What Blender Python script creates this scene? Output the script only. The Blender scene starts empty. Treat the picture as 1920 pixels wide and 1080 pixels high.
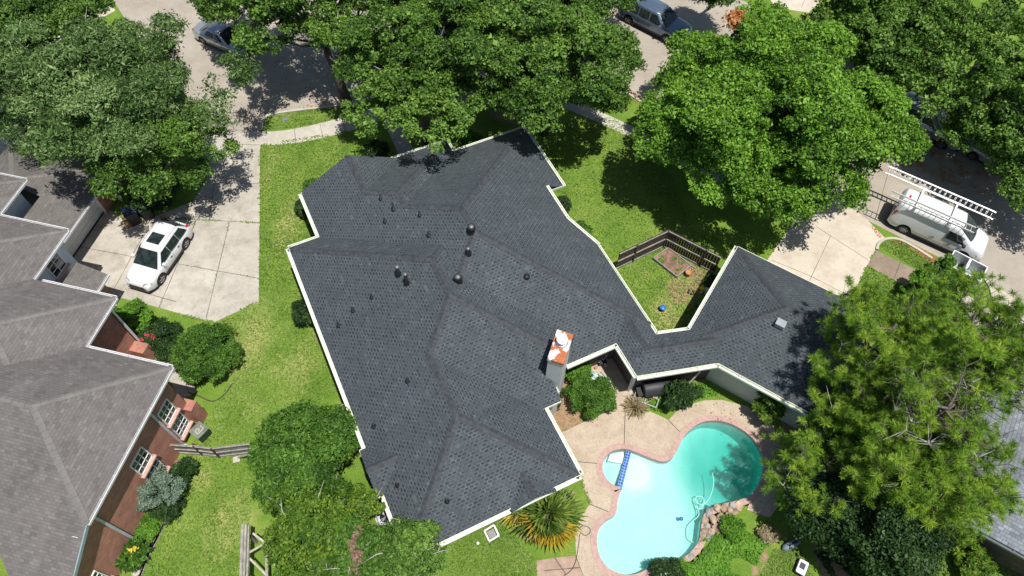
import bpy, bmesh, math, random
import numpy as np
from mathutils import Vector, Matrix
from mathutils.geometry import tessellate_polygon

# ------------------------------------------------------------------ camera, sky, sun, exposure
SC = bpy.context.scene
COL = SC.collection
HGT = 35.0
PITCH, ROLL, FPX = math.radians(32), math.radians(2), 1332.0
FW = Vector((0, math.sin(PITCH), -math.cos(PITCH)))
UP0 = Vector((0, math.cos(PITCH), math.sin(PITCH)))
RT0 = Vector((1, 0, 0))
RT = RT0 * math.cos(ROLL) + UP0 * math.sin(ROLL)
UP = UP0 * math.cos(ROLL) - RT0 * math.sin(ROLL)
cam = bpy.data.cameras.new("camera")
cam.sensor_width = 36.0
cam.lens = FPX / 1920 * 36.0
cam.clip_start = 0.5
cam.clip_end = 2000
co = bpy.data.objects.new("camera", cam)
COL.objects.link(co)
M = Matrix((RT, UP, -FW)).transposed().to_4x4()
M.translation = (0, 0, HGT)
co.matrix_world = M
SC.camera = co

SUNV = Vector((0.19, -0.20, 1.0)).normalized()
world = bpy.data.worlds.new("World")
SC.world = world
world.use_nodes = True
wn = world.node_tree
sky = wn.nodes.new("ShaderNodeTexSky")
sky.sky_type = 'NISHITA'
sky.sun_disc = False
sky.sun_elevation = math.asin(SUNV.z)
sky.sun_rotation = math.atan2(SUNV.x, SUNV.y)
bg = wn.nodes["Background"]
bg.inputs["Strength"].default_value = 0.086
wn.links.new(sky.outputs[0], bg.inputs[0])
sl = bpy.data.lights.new("sun", 'SUN')
sl.energy = 5.0
sl.angle = math.radians(0.5)
sl.color = (1.0, 0.96, 0.90)
so = bpy.data.objects.new("sun", sl)
COL.objects.link(so)
so.rotation_euler = SUNV.to_track_quat('Z', 'Y').to_euler()
SC.view_settings.view_transform = 'Standard'
SC.view_settings.look = 'None'
SC.view_settings.exposure = 0.1
SC.view_settings.gamma = 1.0
SC.cycles.max_bounces = 8
SC.cycles.transparent_max_bounces = 12
SC.cycles.use_adaptive_sampling = True

# ------------------------------------------------------------------ helpers
def P(x, y, z=0.0):
    """survey point: the spot at height z seen at photo pixel (x, y)"""
    d = RT * ((x - 960) / FPX) - UP * ((y - 540) / FPX) + FW
    t = (HGT - z) / -d.z
    return Vector((d.x * t, d.y * t, z))

def mpp(x, y, z=0.0):
    return (P(x + 1, y, z) - P(x, y, z)).length

def tag(o, label=None, cat=None, group=None, kind=None):
    if label: o["label"] = label
    if cat: o["category"] = cat
    if group: o["group"] = group
    if kind: o["kind"] = kind
    return o

def empty(name, loc, rz=0.0, parent=None):
    o = bpy.data.objects.new(name, None)
    o.empty_display_size = 0.2
    COL.objects.link(o)
    o.location = loc
    o.rotation_euler = (0, 0, rz)
    if parent: o.parent = parent
    return o

def thing(name, label, cat, loc=(0, 0, 0), rz=0.0, group=None):
    return tag(empty(name, loc, rz), label, cat, group)

class MB:
    def __init__(self):
        self.v = []; self.f = []; self.m = []; self.uv = {}; self.smooth = []
    def vert(self, p):
        self.v.append(tuple(p)); return len(self.v) - 1
    def face(self, pts, m=0, uv=None, smooth=False):
        i0 = len(self.v)
        self.v.extend(tuple(p) for p in pts)
        self.f.append(tuple(range(i0, i0 + len(pts))))
        self.m.append(m); self.smooth.append(smooth)
        if uv: self.uv[len(self.f) - 1] = uv
        return self
    def facei(self, idx, m=0, smooth=False):
        self.f.append(tuple(idx)); self.m.append(m); self.smooth.append(smooth)
    def box(self, c, s, rz=0.0, m=0, axes=None):
        c = Vector(c)
        if axes is None:
            ca, sa = math.cos(rz), math.sin(rz)
            axes = (Vector((ca, sa, 0)), Vector((-sa, ca, 0)), Vector((0, 0, 1)))
        ax, ay, az = [Vector(a) * (k / 2) for a, k in zip(axes, s)]
        i = len(self.v)
        for sx in (-1, 1):
            for sy in (-1, 1):
                for sz in (-1, 1):
                    self.v.append(tuple(c + ax * sx + ay * sy + az * sz))
        for q in ((0, 1, 3, 2), (4, 6, 7, 5), (0, 4, 5, 1), (2, 3, 7, 6), (0, 2, 6, 4), (1, 5, 7, 3)):
            self.facei([i + k for k in q], m)
        return self
    def bar(self, a, b, w, h, m=0, up=(0, 0, 1)):
        a, b = Vector(a), Vector(b)
        d = b - a; L = d.length
        if L < 1e-6: return self
        x = d / L; u = Vector(up)
        y = u.cross(x)
        if y.length < 1e-4: y = Vector((1, 0, 0)).cross(x)
        y.normalize(); z = x.cross(y)
        return self.box((a + b) / 2, (L, w, h), axes=(x, y, z), m=m)
    def tube(self, pts, rad, n=8, m=0, cap=True, smooth=True):
        pts = [Vector(p) for p in pts]
        if not hasattr(rad, '__len__'): rad = [rad] * len(pts)
        rings = []; prev = None
        for i, p in enumerate(pts):
            d = (pts[min(i + 1, len(pts) - 1)] - pts[max(i - 1, 0)])
            if d.length < 1e-9: d = Vector((0, 0, 1))
            d.normalize()
            if prev is None:
                a = d.cross(Vector((0, 0, 1)))
                if a.length < 1e-3: a = Vector((1, 0, 0))
            else:
                a = prev - d * prev.dot(d)
            a.normalize(); prev = a
            b = d.cross(a)
            i0 = len(self.v)
            for k in range(n):
                t = 2 * math.pi * k / n
                self.v.append(tuple(p + (a * math.cos(t) + b * math.sin(t)) * rad[i]))
            rings.append(i0)
        for r0, r1 in zip(rings, rings[1:]):
            for k in range(n):
                self.facei((r0 + k, r0 + (k + 1) % n, r1 + (k + 1) % n, r1 + k), m, smooth)
        if cap:
            self.facei([rings[0] + k for k in reversed(range(n))], m)
            self.facei([rings[-1] + k for k in range(n)], m)
        return self
    def lathe(self, prof, c=(0, 0, 0), n=16, m=0, smooth=True):
        c = Vector(c); rings = []
        for r, z in prof:
            i0 = len(self.v)
            for k in range(n):
                t = 2 * math.pi * k / n
                self.v.append((c.x + r * math.cos(t), c.y + r * math.sin(t), c.z + z))
            rings.append(i0)
        for r0, r1 in zip(rings, rings[1:]):
            for k in range(n):
                self.facei((r0 + k, r0 + (k + 1) % n, r1 + (k + 1) % n, r1 + k), m, smooth)
        self.facei([rings[-1] + k for k in range(n)], m)
        self.facei([rings[0] + k for k in reversed(range(n))], m)
        return self
    def poly(self, pts, m=0, holes=()):
        """flat polygon (any shape) with holes; triangulated"""
        loops = [[Vector(p) for p in pts]] + [[Vector(p) for p in h] for h in holes]
        tris = tessellate_polygon(loops)
        flat = [p for l in loops for p in l]
        i0 = len(self.v)
        self.v.extend(tuple(p) for p in flat)
        for t in tris:
            a, b, c = (flat[k] for k in t)
            if (b - a).cross(c - a).z < 0: t = (t[0], t[2], t[1])
            self.facei([i0 + k for k in t], m)
        return self
    def prism(self, pts, z0, z1, m=0, holes=(), bottom=False):
        self.poly([(p[0], p[1], z1) for p in pts], m, [[(q[0], q[1], z1) for q in h] for h in holes])
        for l in [pts] + list(holes):
            n = len(l)
            for k in range(n):
                a, b = l[k], l[(k + 1) % n]
                self.face([(a[0], a[1], z0), (b[0], b[1], z0), (b[0], b[1], z1), (a[0], a[1], z1)], m)
        return self
    def build(self, name, mats, parent=None, smooth=None):
        me = bpy.data.meshes.new(name)
        me.from_pydata(self.v, [], self.f)
        if not isinstance(mats, (list, tuple)): mats = [mats]
        for mm in mats: me.materials.append(mm)
        me.polygons.foreach_set("material_index", self.m)
        me.polygons.foreach_set("use_smooth", self.smooth if smooth is None else [smooth] * len(self.f))
        if self.uv:
            uvl = me.uv_layers.new(name="uv")
            for fi, uvs in self.uv.items():
                p = me.polygons[fi]
                for k, li in enumerate(p.loop_indices): uvl.data[li].uv = uvs[k]
        me.update()
        o = bpy.data.objects.new(name, me)
        COL.objects.link(o)
        if parent: o.parent = parent
        return o

def recalc(o):
    bm = bmesh.new(); bm.from_mesh(o.data)
    bmesh.ops.remove_doubles(bm, verts=bm.verts, dist=1e-5)
    bmesh.ops.recalc_face_normals(bm, faces=bm.faces)
    bm.to_mesh(o.data); bm.free(); return o

# ------------------------------------------------------------------ materials
def new_mat(name):
    m = bpy.data.materials.new(name); m.use_nodes = True
    nt = m.node_tree
    return m, nt, nt.nodes["Principled BSDF"]

def N(nt, typ, **kw):
    n = nt.nodes.new(typ)
    for k, v in kw.items():
        if k.startswith("i_"):
            n.inputs[k[2:].replace("_", " ")].default_value = v
        else: setattr(n, k, v)
    return n

def noise(nt, scale, detail=4, rough=0.6, vec=None):
    n = N(nt, "ShaderNodeTexNoise", i_Scale=scale, i_Detail=detail, i_Roughness=rough)
    if vec is not None: nt.links.new(vec, n.inputs["Vector"])
    return n.outputs["Fac"]

def ramp(nt, fac, stops):
    r = N(nt, "ShaderNodeValToRGB")
    e = r.color_ramp.elements
    while len(e) < len(stops): e.new(0.5)
    for q, (p, c) in zip(e, stops):
        q.position = p; q.color = (*c, 1) if len(c) == 3 else c
    nt.links.new(fac, r.inputs["Fac"])
    return r.outputs["Color"]

def mix(nt, fac, a, b, typ='MIX'):
    n = N(nt, "ShaderNodeMix", data_type='RGBA', blend_type=typ)
    for sock, v in ((n.inputs[0], fac), (n.inputs[6], a), (n.inputs[7], b)):
        if isinstance(v, (int, float)): sock.default_value = v
        elif isinstance(v, tuple): sock.default_value = (*v, 1) if len(v) == 3 else v
        else: nt.links.new(v, sock)
    return n.outputs[2]

def math_(nt, op, a, b=0.0, clamp=False):
    n = N(nt, "ShaderNodeMath", operation=op, use_clamp=clamp)
    for s, v in ((n.inputs[0], a), (n.inputs[1], b)):
        if isinstance(v, (int, float)): s.default_value = v
        else: nt.links.new(v, s)
    return n.outputs[0]

def attr(nt, name):
    return N(nt, "ShaderNodeAttribute", attribute_name=name).outputs["Fac"]

def geo_pos(nt):
    return N(nt, "ShaderNodeNewGeometry").outputs["Position"]

def bump(nt, h, strength=0.3, dist=0.02):
    b = N(nt, "ShaderNodeBump", i_Strength=strength, i_Distance=dist)
    nt.links.new(h, b.inputs["Height"])
    return b.outputs["Normal"]

def simple(name, col, rough=0.6, var=0.12, scale=6.0, metal=0.0, bmp=0.0, coat=0.0, spec=None):
    """plain material with a little colour wear, in world space"""
    m, nt, p = new_mat(name)
    f = noise(nt, scale, 5, 0.65, geo_pos(nt))
    c0 = tuple(max(0, c * (1 - 2 * var)) for c in col); c1 = tuple(min(1, c * (1 + 2 * var)) for c in col)
    nt.links.new(ramp(nt, f, [(0.25, c0), (0.75, c1)]), p.inputs["Base Color"])
    p.inputs["Roughness"].default_value = rough
    p.inputs["Metallic"].default_value = metal
    if coat: p.inputs["Coat Weight"].default_value = coat; p.inputs["Coat Roughness"].default_value = 0.05
    if spec is not None: p.inputs["Specular IOR Level"].default_value = spec
    if bmp: nt.links.new(bump(nt, noise(nt, scale * 8, 4, 0.6, geo_pos(nt)), bmp), p.inputs["Normal"])
    return m

def concrete(name, c_lo, c_hi, stain, sc=0.35, speck=0.25):
    m, nt, p = new_mat(name)
    pos = geo_pos(nt)
    a = ramp(nt, noise(nt, sc, 6, 0.65, pos), [(0.3, c_lo), (0.7, c_hi)])
    s = ramp(nt, noise(nt, sc * 3.1, 8, 0.75, pos), [(0.45, (0, 0, 0)), (0.75, (1, 1, 1))])
    b = mix(nt, math_(nt, 'MULTIPLY', s, 0.75), a, stain)
    g = ramp(nt, noise(nt, 22, 3, 0.7, pos), [(0.3, (1 - speck,) * 3), (0.7, (1 + speck * 0.4,) * 3)])
    nt.links.new(mix(nt, 1.0, b, g, 'MULTIPLY'), p.inputs["Base Color"])
    p.inputs["Roughness"].default_value = 0.85
    nt.links.new(bump(nt, noise(nt, 60, 3, 0.6, pos), 0.15), p.inputs["Normal"])
    return m

def shingle(name, dark, mid, light, w, h, tint=None, weather=0.0, gap=(0.02, 0.022, 0.026), dash=0.0):
    """laminated shingles: per-tab colour, course lines, and (dash) the short dark slots between the thick tabs"""
    m, nt, p = new_mat(name)
    uv = N(nt, "ShaderNodeUVMap").outputs[0]
    def bricks(wd, ht, mortar, off=0.37, sm=0.0, sq=1.0):
        br = N(nt, "ShaderNodeTexBrick", offset=off, offset_frequency=2, squash=sq, squash_frequency=3)
        br.inputs["Color1"].default_value = (0, 0, 0, 1); br.inputs["Color2"].default_value = (1, 1, 1, 1)
        br.inputs["Mortar"].default_value = (0.5, 0.5, 0.5, 1)
        for k, v in (("Scale", 1.0), ("Mortar Size", mortar), ("Mortar Smooth", sm), ("Brick Width", wd), ("Row Height", ht), ("Bias", 0.0)):
            br.inputs[k].default_value = v
        nt.links.new(uv, br.inputs["Vector"]); return br
    b1 = bricks(w, h, 0.0, sq=0.8)
    col = ramp(nt, b1.outputs["Color"], [(0.0, dark), (0.35, mid), (0.75, mid), (1.0, light)])
    b2 = bricks(w * 0.8, h, h * 0.13, 0.5, 0.3)
    col = mix(nt, math_(nt, 'MULTIPLY', b2.outputs["Fac"], 0.30 if not dash else 0.18), col, gap)
    hgt = math_(nt, 'SUBTRACT', b1.outputs["Color"], math_(nt, 'MULTIPLY', b2.outputs["Fac"], 0.8))
    if dash:
        b3 = bricks(w, h, h * 0.30, 0.5, 0.35)
        slot = math_(nt, 'SUBTRACT', 1.0, b3.outputs["Fac"], True)
        slot = math_(nt, 'MULTIPLY', slot, ramp(nt, b3.outputs["Color"], [(0.1, (0.25,) * 3), (0.7, (1,) * 3)]))
        uneven = ramp(nt, noise(nt, 0.9, 5, 0.7, geo_pos(nt)), [(0.3, (0.8,) * 3), (0.6, (1,) * 3)])
        col = mix(nt, math_(nt, 'MULTIPLY', math_(nt, 'MULTIPLY', slot, uneven), dash), col, gap)
        hgt = math_(nt, 'SUBTRACT', hgt, slot)
    pos = geo_pos(nt)
    n1 = ramp(nt, noise(nt, 0.40, 6, 0.65, pos), [(0.28, (0.87,) * 3), (0.72, (1.11,) * 3)])
    col = mix(nt, 1.0, col, n1, 'MULTIPLY')
    # runs of grit washed down the slope
    mp = N(nt, "ShaderNodeMapping"); mp.inputs["Scale"].default_value = (1.6, 0.16, 1); nt.links.new(uv, mp.inputs["Vector"])
    n2 = ramp(nt, noise(nt, 1.0, 5, 0.6, mp.outputs[0]), [(0.3, (0.90,) * 3), (0.7, (1.09,) * 3)])
    col = mix(nt, 1.0, col, n2, 'MULTIPLY')
    if tint:
        t = ramp(nt, noise(nt, 1.1, 4, 0.7, pos), [(0.62, (0, 0, 0)), (0.75, (1, 1, 1))])
        col = mix(nt, math_(nt, 'MULTIPLY', t, weather), col, tint)
    gr = ramp(nt, noise(nt, 45, 2, 0.6, pos), [(0.3, (0.85,) * 3), (0.7, (1.12,) * 3)])
    col = mix(nt, 1.0, col, gr, 'MULTIPLY')
    nt.links.new(col, p.inputs["Base Color"])
    p.inputs["Roughness"].default_value = 0.8
    p.inputs["Specular IOR Level"].default_value = 0.35
    nt.links.new(bump(nt, hgt, 0.5, 0.02), p.inputs["Normal"])
    return m

def brick(name, c1, c2, mortar, sc=1.0):
    m, nt, p = new_mat(name)
    uv = N(nt, "ShaderNodeUVMap").outputs[0]
    br = N(nt, "ShaderNodeTexBrick")
    br.inputs["Color1"].default_value = (*c1, 1); br.inputs["Color2"].default_value = (*c2, 1)
    br.inputs["Mortar"].default_value = (*mortar, 1)
    for k, v in (("Scale", sc), ("Mortar Size", 0.009), ("Brick Width", 0.21), ("Row Height", 0.077)):
        br.inputs[k].default_value = v
    nt.links.new(uv, br.inputs["Vector"])
    v = ramp(nt, noise(nt, 2.2, 5, 0.6, geo_pos(nt)), [(0.3, (0.8,) * 3), (0.7, (1.15,) * 3)])
    nt.links.new(mix(nt, 1.0, br.outputs["Color"], v, 'MULTIPLY'), p.inputs["Base Color"])
    p.inputs["Roughness"].default_value = 0.9
    nt.links.new(bump(nt, math_(nt, 'SUBTRACT', 1.0, br.outputs["Fac"]), 0.6, 0.012), p.inputs["Normal"])
    return m

def leaf_mat(name, dark, mid, light, transl=0.20, rough=0.45):
    m, nt, p = new_mat(name)
    c = ramp(nt, attr(nt, "tint"), [(0.0, dark), (0.5, mid), (1.0, light)])
    nt.links.new(c, p.inputs["Base Color"])
    p.inputs["Roughness"].default_value = rough
    p.inputs["Specular IOR Level"].default_value = 0.22
    tr = N(nt, "ShaderNodeBsdfTranslucent")
    nt.links.new(mix(nt, 1.0, c, (1.3, 1.5, 0.5), 'MULTIPLY'), tr.inputs["Color"])
    ms = N(nt, "ShaderNodeMixShader"); ms.inputs[0].default_value = transl
    nt.links.new(p.outputs[0], ms.inputs[1]); nt.links.new(tr.outputs[0], ms.inputs[2])
    nt.links.new(ms.outputs[0], nt.nodes["Material Output"].inputs["Surface"])
    return m

def paint(name, col, metal=0.0, rough=0.3):
    m = simple(name, col, rough, 0.045, 1.3, metal, 0, 1.0)
    return m

def glass_dark(name, col=(0.012, 0.018, 0.018)):
    m, nt, p = new_mat(name)
    nt.links.new(ramp(nt, noise(nt, 3.0, 3, 0.6, geo_pos(nt)), [(0.35, col), (0.75, tuple(c * 3 for c in col))]), p.inputs["Base Color"])
    p.inputs["Roughness"].default_value = 0.06
    p.inputs["Specular IOR Level"].default_value = 0.6
    return m

MT = {}
MT['roof'] = shingle("charcoal_shingles", (0.062, 0.075, 0.084), (0.078, 0.094, 0.104), (0.108, 0.127, 0.138), 0.24, 0.145, (0.10, 0.085, 0.095), 0.25, gap=(0.020, 0.025, 0.031), dash=1.0)
MT['cap'] = simple("charcoal_cap_shingles", (0.044, 0.050, 0.058), 0.8, 0.3, 5.0, bmp=0.2)
MT['roof2'] = shingle("weathered_brown_shingles", (0.122, 0.111, 0.105), (0.150, 0.138, 0.130), (0.182, 0.168, 0.158), 0.30, 0.14, (0.20, 0.185, 0.155), 0.4, gap=(0.10, 0.09, 0.085))
MT['cap2'] = simple("weathered_cap_shingles", (0.166, 0.154, 0.143), 0.85, 0.12, 2.0)
MT['gutter'] = simple("cream_gutter_paint", (0.72, 0.75, 0.62), 0.4, 0.06, 3.0)
MT['gutter_w'] = simple("white_gutter_paint", (0.60, 0.60, 0.60), 0.4, 0.05, 3.0)
MT['sage'] = simple("sage_siding", (0.42, 0.45, 0.40), 0.7, 0.06, 2.0)
MT['siding_w'] = simple("pale_siding", (0.62, 0.66, 0.72), 0.7, 0.05, 2.0)
MT['doorpaint'] = simple("white_door_paint", (0.62, 0.62, 0.60), 0.55, 0.05, 2.0)
MT['soffit'] = simple("soffit_paint", (0.4, 0.4, 0.36), 0.7, 0.05, 2.0)
MT['brick'] = brick("red_brick", (0.38, 0.125, 0.080), (0.50, 0.19, 0.125), (0.42, 0.30, 0.24))
MT['brick_d'] = brick("dark_brown_brick", (0.075, 0.05, 0.04), (0.11, 0.075, 0.06), (0.13, 0.11, 0.095))
MT['black'] = simple("black_metal", (0.012, 0.012, 0.013), 0.45, 0.2, 6.0)
MT['tin'] = simple("bright_tin", (0.7, 0.71, 0.72), 0.3, 0.1, 8.0, 0.7)
MT['dull'] = simple("dull_vent_metal", (0.22, 0.23, 0.24), 0.4, 0.2, 9.0, 0.5)
MT['alu'] = simple("aluminium", (0.72, 0.72, 0.70), 0.4, 0.08, 5.0, 0.4)
MT['galv'] = simple("galvanised_steel", (0.50, 0.53, 0.54), 0.45, 0.15, 4.0, 0.5)
MT['trim_w'] = simple("white_trim", (0.80, 0.80, 0.78), 0.5, 0.04, 4.0)
MT['glass'] = glass_dark("window_glass")
MT['wood_d'] = simple("dark_weathered_wood", (0.075, 0.055, 0.042), 0.85, 0.35, 5.0, bmp=0.3)
MT['wood_g'] = simple("grey_weathered_wood", (0.30, 0.28, 0.25), 0.85, 0.22, 4.0, bmp=0.3)
MT['wood_l'] = simple("bleached_wood", (0.42, 0.38, 0.32), 0.85, 0.2, 4.0, bmp=0.3)
MT['bark'] = simple("grey_bark", (0.11, 0.095, 0.08), 0.9, 0.35, 6.0, bmp=0.6)
MT['bark_l'] = simple("pale_dead_twig", (0.42, 0.40, 0.36), 0.9, 0.25, 6.0, bmp=0.3)
MT['stone'] = simple("tan_boulder", (0.40, 0.30, 0.21), 0.9, 0.35, 2.2, bmp=0.5)
MT['conc'] = concrete("driveway_concrete", (0.40, 0.365, 0.305), (0.56, 0.52, 0.45), (0.20, 0.18, 0.14), 0.3)
MT['conc2'] = concrete("pale_concrete", (0.52, 0.46, 0.37), (0.60, 0.535, 0.44), (0.36, 0.28, 0.2), 0.25, 0.12)
MT['walk'] = concrete("sidewalk_concrete", (0.46, 0.43, 0.37), (0.56, 0.53, 0.46), (0.34, 0.30, 0.24), 0.4)
MT['damp'] = concrete("stained_sidewalk", (0.23, 0.175, 0.125), (0.36, 0.29, 0.22), (0.16, 0.115, 0.08), 0.5)
MT['street'] = concrete("tan_street_concrete", (0.35, 0.315, 0.26), (0.43, 0.385, 0.32), (0.27, 0.21, 0.155), 0.22)
MT['joint'] = simple("joint_gap", (0.11, 0.09, 0.065), 0.9, 0.3, 8.0)
MT['deck'] = concrete("exposed_aggregate_deck", (0.46, 0.37, 0.27), (0.55, 0.455, 0.345), (0.33, 0.245, 0.17), 0.5, 0.32)
MT['coping'] = simple("pink_brick_coping", (0.44, 0.29, 0.25), 0.8, 0.12, 7.0, bmp=0.2)
MT['plaster'] = simple("pool_plaster", (0.70, 0.72, 0.69), 0.7, 0.03, 1.5)
MT['tile'] = None
MT['paver'] = simple("pink_flagstone", (0.36, 0.25, 0.19), 0.85, 0.15, 2.0)
MT['rubber'] = simple("tyre_rubber", (0.012, 0.012, 0.012), 0.75, 0.2, 8.0)
MT['rim'] = simple("alloy_rim", (0.45, 0.45, 0.46), 0.3, 0.1, 8.0, 0.8)
MT['white'] = paint("white_car_paint", (0.68, 0.69, 0.70))
MT['silver'] = paint("silver_car_paint", (0.42, 0.45, 0.48), 0.55, 0.28)
MT['bluegrey'] = paint("blue_grey_car_paint", (0.13, 0.18, 0.25), 0.5, 0.28)
MT['darkblue'] = paint("dark_blue_car_paint", (0.01, 0.016, 0.03), 0.3, 0.2)
MT['plast'] = simple("black_plastic", (0.02, 0.02, 0.021), 0.55, 0.15, 6.0)
MT['red'] = paint("red_lens", (0.45, 0.012, 0.02))
MT['lens'] = simple("clear_lens", (0.55, 0.57, 0.58), 0.1, 0.15, 12.0, 0.3)
MT['navy'] = simple("dark_blue_plastic", (0.015, 0.03, 0.06), 0.5, 0.2, 5.0)
MT['greenbin'] = simple("dark_green_plastic", (0.035, 0.05, 0.035), 0.6, 0.2, 5.0)
MT['bag'] = simple("brown_paper", (0.36, 0.22, 0.10), 0.85, 0.2, 5.0)
MT['blue'] = simple("blue_plastic", (0.03, 0.16, 0.50), 0.4, 0.1, 5.0)
MT['yellow'] = simple("yellow_plastic", (0.75, 0.62, 0.03), 0.5, 0.1, 5.0)
MT['terra'] = simple("terracotta", (0.42, 0.19, 0.09), 0.85, 0.15, 5.0)
MT['hose_w'] = simple("white_hose", (0.82, 0.86, 0.84), 0.5, 0.03, 5.0)
MT['hose_d'] = simple("dark_hose", (0.07, 0.06, 0.05), 0.6, 0.2, 5.0)
MT['whitep'] = simple("white_plastic", (0.78, 0.76, 0.72), 0.5, 0.05, 3.0)
MT['cyan'] = simple("pale_blue_fabric", (0.40, 0.62, 0.66), 0.8, 0.25, 4.0)
MT['soil'] = simple("orange_soil", (0.40, 0.23, 0.12), 0.95, 0.25, 1.6, bmp=0.5)
MT['oak'] = leaf_mat("oak_leaf", (0.024, 0.060, 0.011), (0.088, 0.182, 0.026), (0.20, 0.33, 0.060))
MT['oak_dark'] = leaf_mat("dark_oak_leaf", (0.016, 0.042, 0.009), (0.060, 0.132, 0.020), (0.15, 0.26, 0.048))
MT['bright'] = leaf_mat("bright_leaf", (0.036, 0.088, 0.010), (0.125, 0.265, 0.024), (0.22, 0.40, 0.05))
MT['live'] = leaf_mat("live_oak_leaf", (0.030, 0.066, 0.016), (0.100, 0.184, 0.046), (0.26, 0.36, 0.14))
MT['yel'] = leaf_mat("yellow_green_leaf", (0.030, 0.080, 0.010), (0.086, 0.172, 0.018), (0.21, 0.30, 0.035))
MT['pine'] = leaf_mat("pine_needle", (0.065, 0.14, 0.015), (0.185, 0.325, 0.034), (0.37, 0.49, 0.06))
MT['shrub'] = leaf_mat("shrub_leaf", (0.022, 0.060, 0.010), (0.070, 0.165, 0.02), (0.14, 0.27, 0.04))
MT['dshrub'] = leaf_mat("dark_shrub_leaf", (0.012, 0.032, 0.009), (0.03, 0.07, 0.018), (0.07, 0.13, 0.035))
MT['ivy'] = leaf_mat("ground_ivy_leaf", (0.035, 0.10, 0.010), (0.10, 0.24, 0.02), (0.17, 0.34, 0.04))
MT['juniper'] = leaf_mat("blue_juniper_leaf", (0.08, 0.14, 0.095), (0.17, 0.25, 0.18), (0.27, 0.35, 0.27))
MT['palm'] = leaf_mat("palm_frond", (0.05, 0.11, 0.02), (0.13, 0.20, 0.035), (0.26, 0.33, 0.07))
MT['palm_old'] = leaf_mat("yellowing_palm_frond", (0.22, 0.14, 0.03), (0.42, 0.30, 0.03), (0.52, 0.42, 0.05))
MT['straw'] = leaf_mat("straw_blade", (0.20, 0.15, 0.08), (0.34, 0.27, 0.16), (0.44, 0.38, 0.24))
MT['grass'] = leaf_mat("grass_blade", (0.100, 0.178, 0.026), (0.155, 0.250, 0.042), (0.26, 0.325, 0.090), 0.12)
MT['flower_r'] = leaf_mat("red_petal", (0.5, 0.03, 0.06), (0.6, 0.05, 0.09), (0.7, 0.15, 0.18))
MT['flower_y'] = leaf_mat("yellow_petal", (0.6, 0.42, 0.03), (0.75, 0.6, 0.05), (0.8, 0.7, 0.2))
MT['flower_w'] = leaf_mat("white_petal", (0.7, 0.7, 0.65), (0.8, 0.8, 0.75), (0.85, 0.85, 0.8))
MT['rust'] = leaf_mat("rusty_dead_leaf", (0.35, 0.14, 0.05), (0.48, 0.20, 0.08), (0.55, 0.28, 0.12))
MT['browndead'] = leaf_mat("brown_dead_leaf", (0.16, 0.10, 0.07), (0.24, 0.16, 0.11), (0.32, 0.22, 0.16))

def tile_mat():
    m, nt, p = new_mat("blue_pool_tile")
    uv = N(nt, "ShaderNodeUVMap").outputs[0]
    br = N(nt, "ShaderNodeTexBrick", offset=0.0)
    br.inputs["Color1"].default_value = (0.015, 0.07, 0.34, 1); br.inputs["Color2"].default_value = (0.06, 0.17, 0.5, 1)
    br.inputs["Mortar"].default_value = (0.35, 0.5, 0.65, 1)
    for k, v in (("Scale", 1.0), ("Mortar Size", 0.012), ("Brick Width", 0.15), ("Row Height", 0.15)):
        br.inputs[k].default_value = v
    nt.links.new(uv, br.inputs["Vector"]); nt.links.new(br.outputs["Color"], p.inputs["Base Color"])
    p.inputs["Roughness"].default_value = 0.2
    return m
MT['tile'] = tile_mat()

def rust_mat():
    m, nt, p = new_mat("rusty_chimney_cap")
    pos = geo_pos(nt)
    f = ramp(nt, noise(nt, 1.7, 5, 0.55, pos), [(0.43, (0, 0, 0)), (0.48, (1, 1, 1))])
    r = ramp(nt, noise(nt, 7, 4, 0.6, pos), [(0.3, (0.34, 0.085, 0.025)), (0.7, (0.48, 0.16, 0.055))])
    nt.links.new(mix(nt, f, (0.66, 0.64, 0.60), r), p.inputs["Base Color"])
    p.inputs["Roughness"].default_value = 0.65
    return m
MT['rustcap'] = rust_mat()

def ground_mat():
    m, nt, p = new_mat("lawn")
    pos = geo_pos(nt)
    base = ramp(nt, noise(nt, 0.55, 6, 0.65, pos), [(0.3, (0.096, 0.186, 0.024)), (0.5, (0.140, 0.236, 0.034)), (0.72, (0.225, 0.295, 0.062))])
    dryc = ramp(nt, noise(nt, 3.0, 5, 0.7, pos), [(0.3, (0.27, 0.30, 0.085)), (0.7, (0.41, 0.38, 0.16))])
    dn = math_(nt, 'ADD', attr(nt, "dry"), math_(nt, 'MULTIPLY', math_(nt, 'SUBTRACT', noise(nt, 1.6, 6, 0.7, pos), 0.5), 1.5))
    dm = ramp(nt, dn, [(0.25, (0, 0, 0)), (0.95, (1, 1, 1))])
    c = mix(nt, dm, base, dryc)
    soilc = ramp(nt, noise(nt, 4.0, 6, 0.7, pos), [(0.25, (0.17, 0.11, 0.065)), (0.55, (0.34, 0.23, 0.14)), (0.8, (0.48, 0.35, 0.23))])
    sn = math_(nt, 'ADD', attr(nt, "soil"), math_(nt, 'MULTIPLY', math_(nt, 'SUBTRACT', noise(nt, 2.6, 6, 0.75, pos), 0.5), 1.1))
    sm = ramp(nt, sn, [(0.4, (0, 0, 0)), (0.62, (1, 1, 1))])
    c = mix(nt, sm, c, soilc)
    blade = ramp(nt, noise(nt, 14, 4, 0.75, pos), [(0.28, (0.55, 0.58, 0.5)), (0.5, (1, 1, 1)), (0.72, (1.4, 1.32, 1.25))])
    c = mix(nt, 1.0, c, blade, 'MULTIPLY')
    nt.links.new(c, p.inputs["Base Color"])
    p.inputs["Roughness"].default_value = 0.95
    p.inputs["Specular IOR Level"].default_value = 0.1
    nt.links.new(bump(nt, noise(nt, 16, 4, 0.75, pos), 0.7, 0.05), p.inputs["Normal"])
    return m

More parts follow.
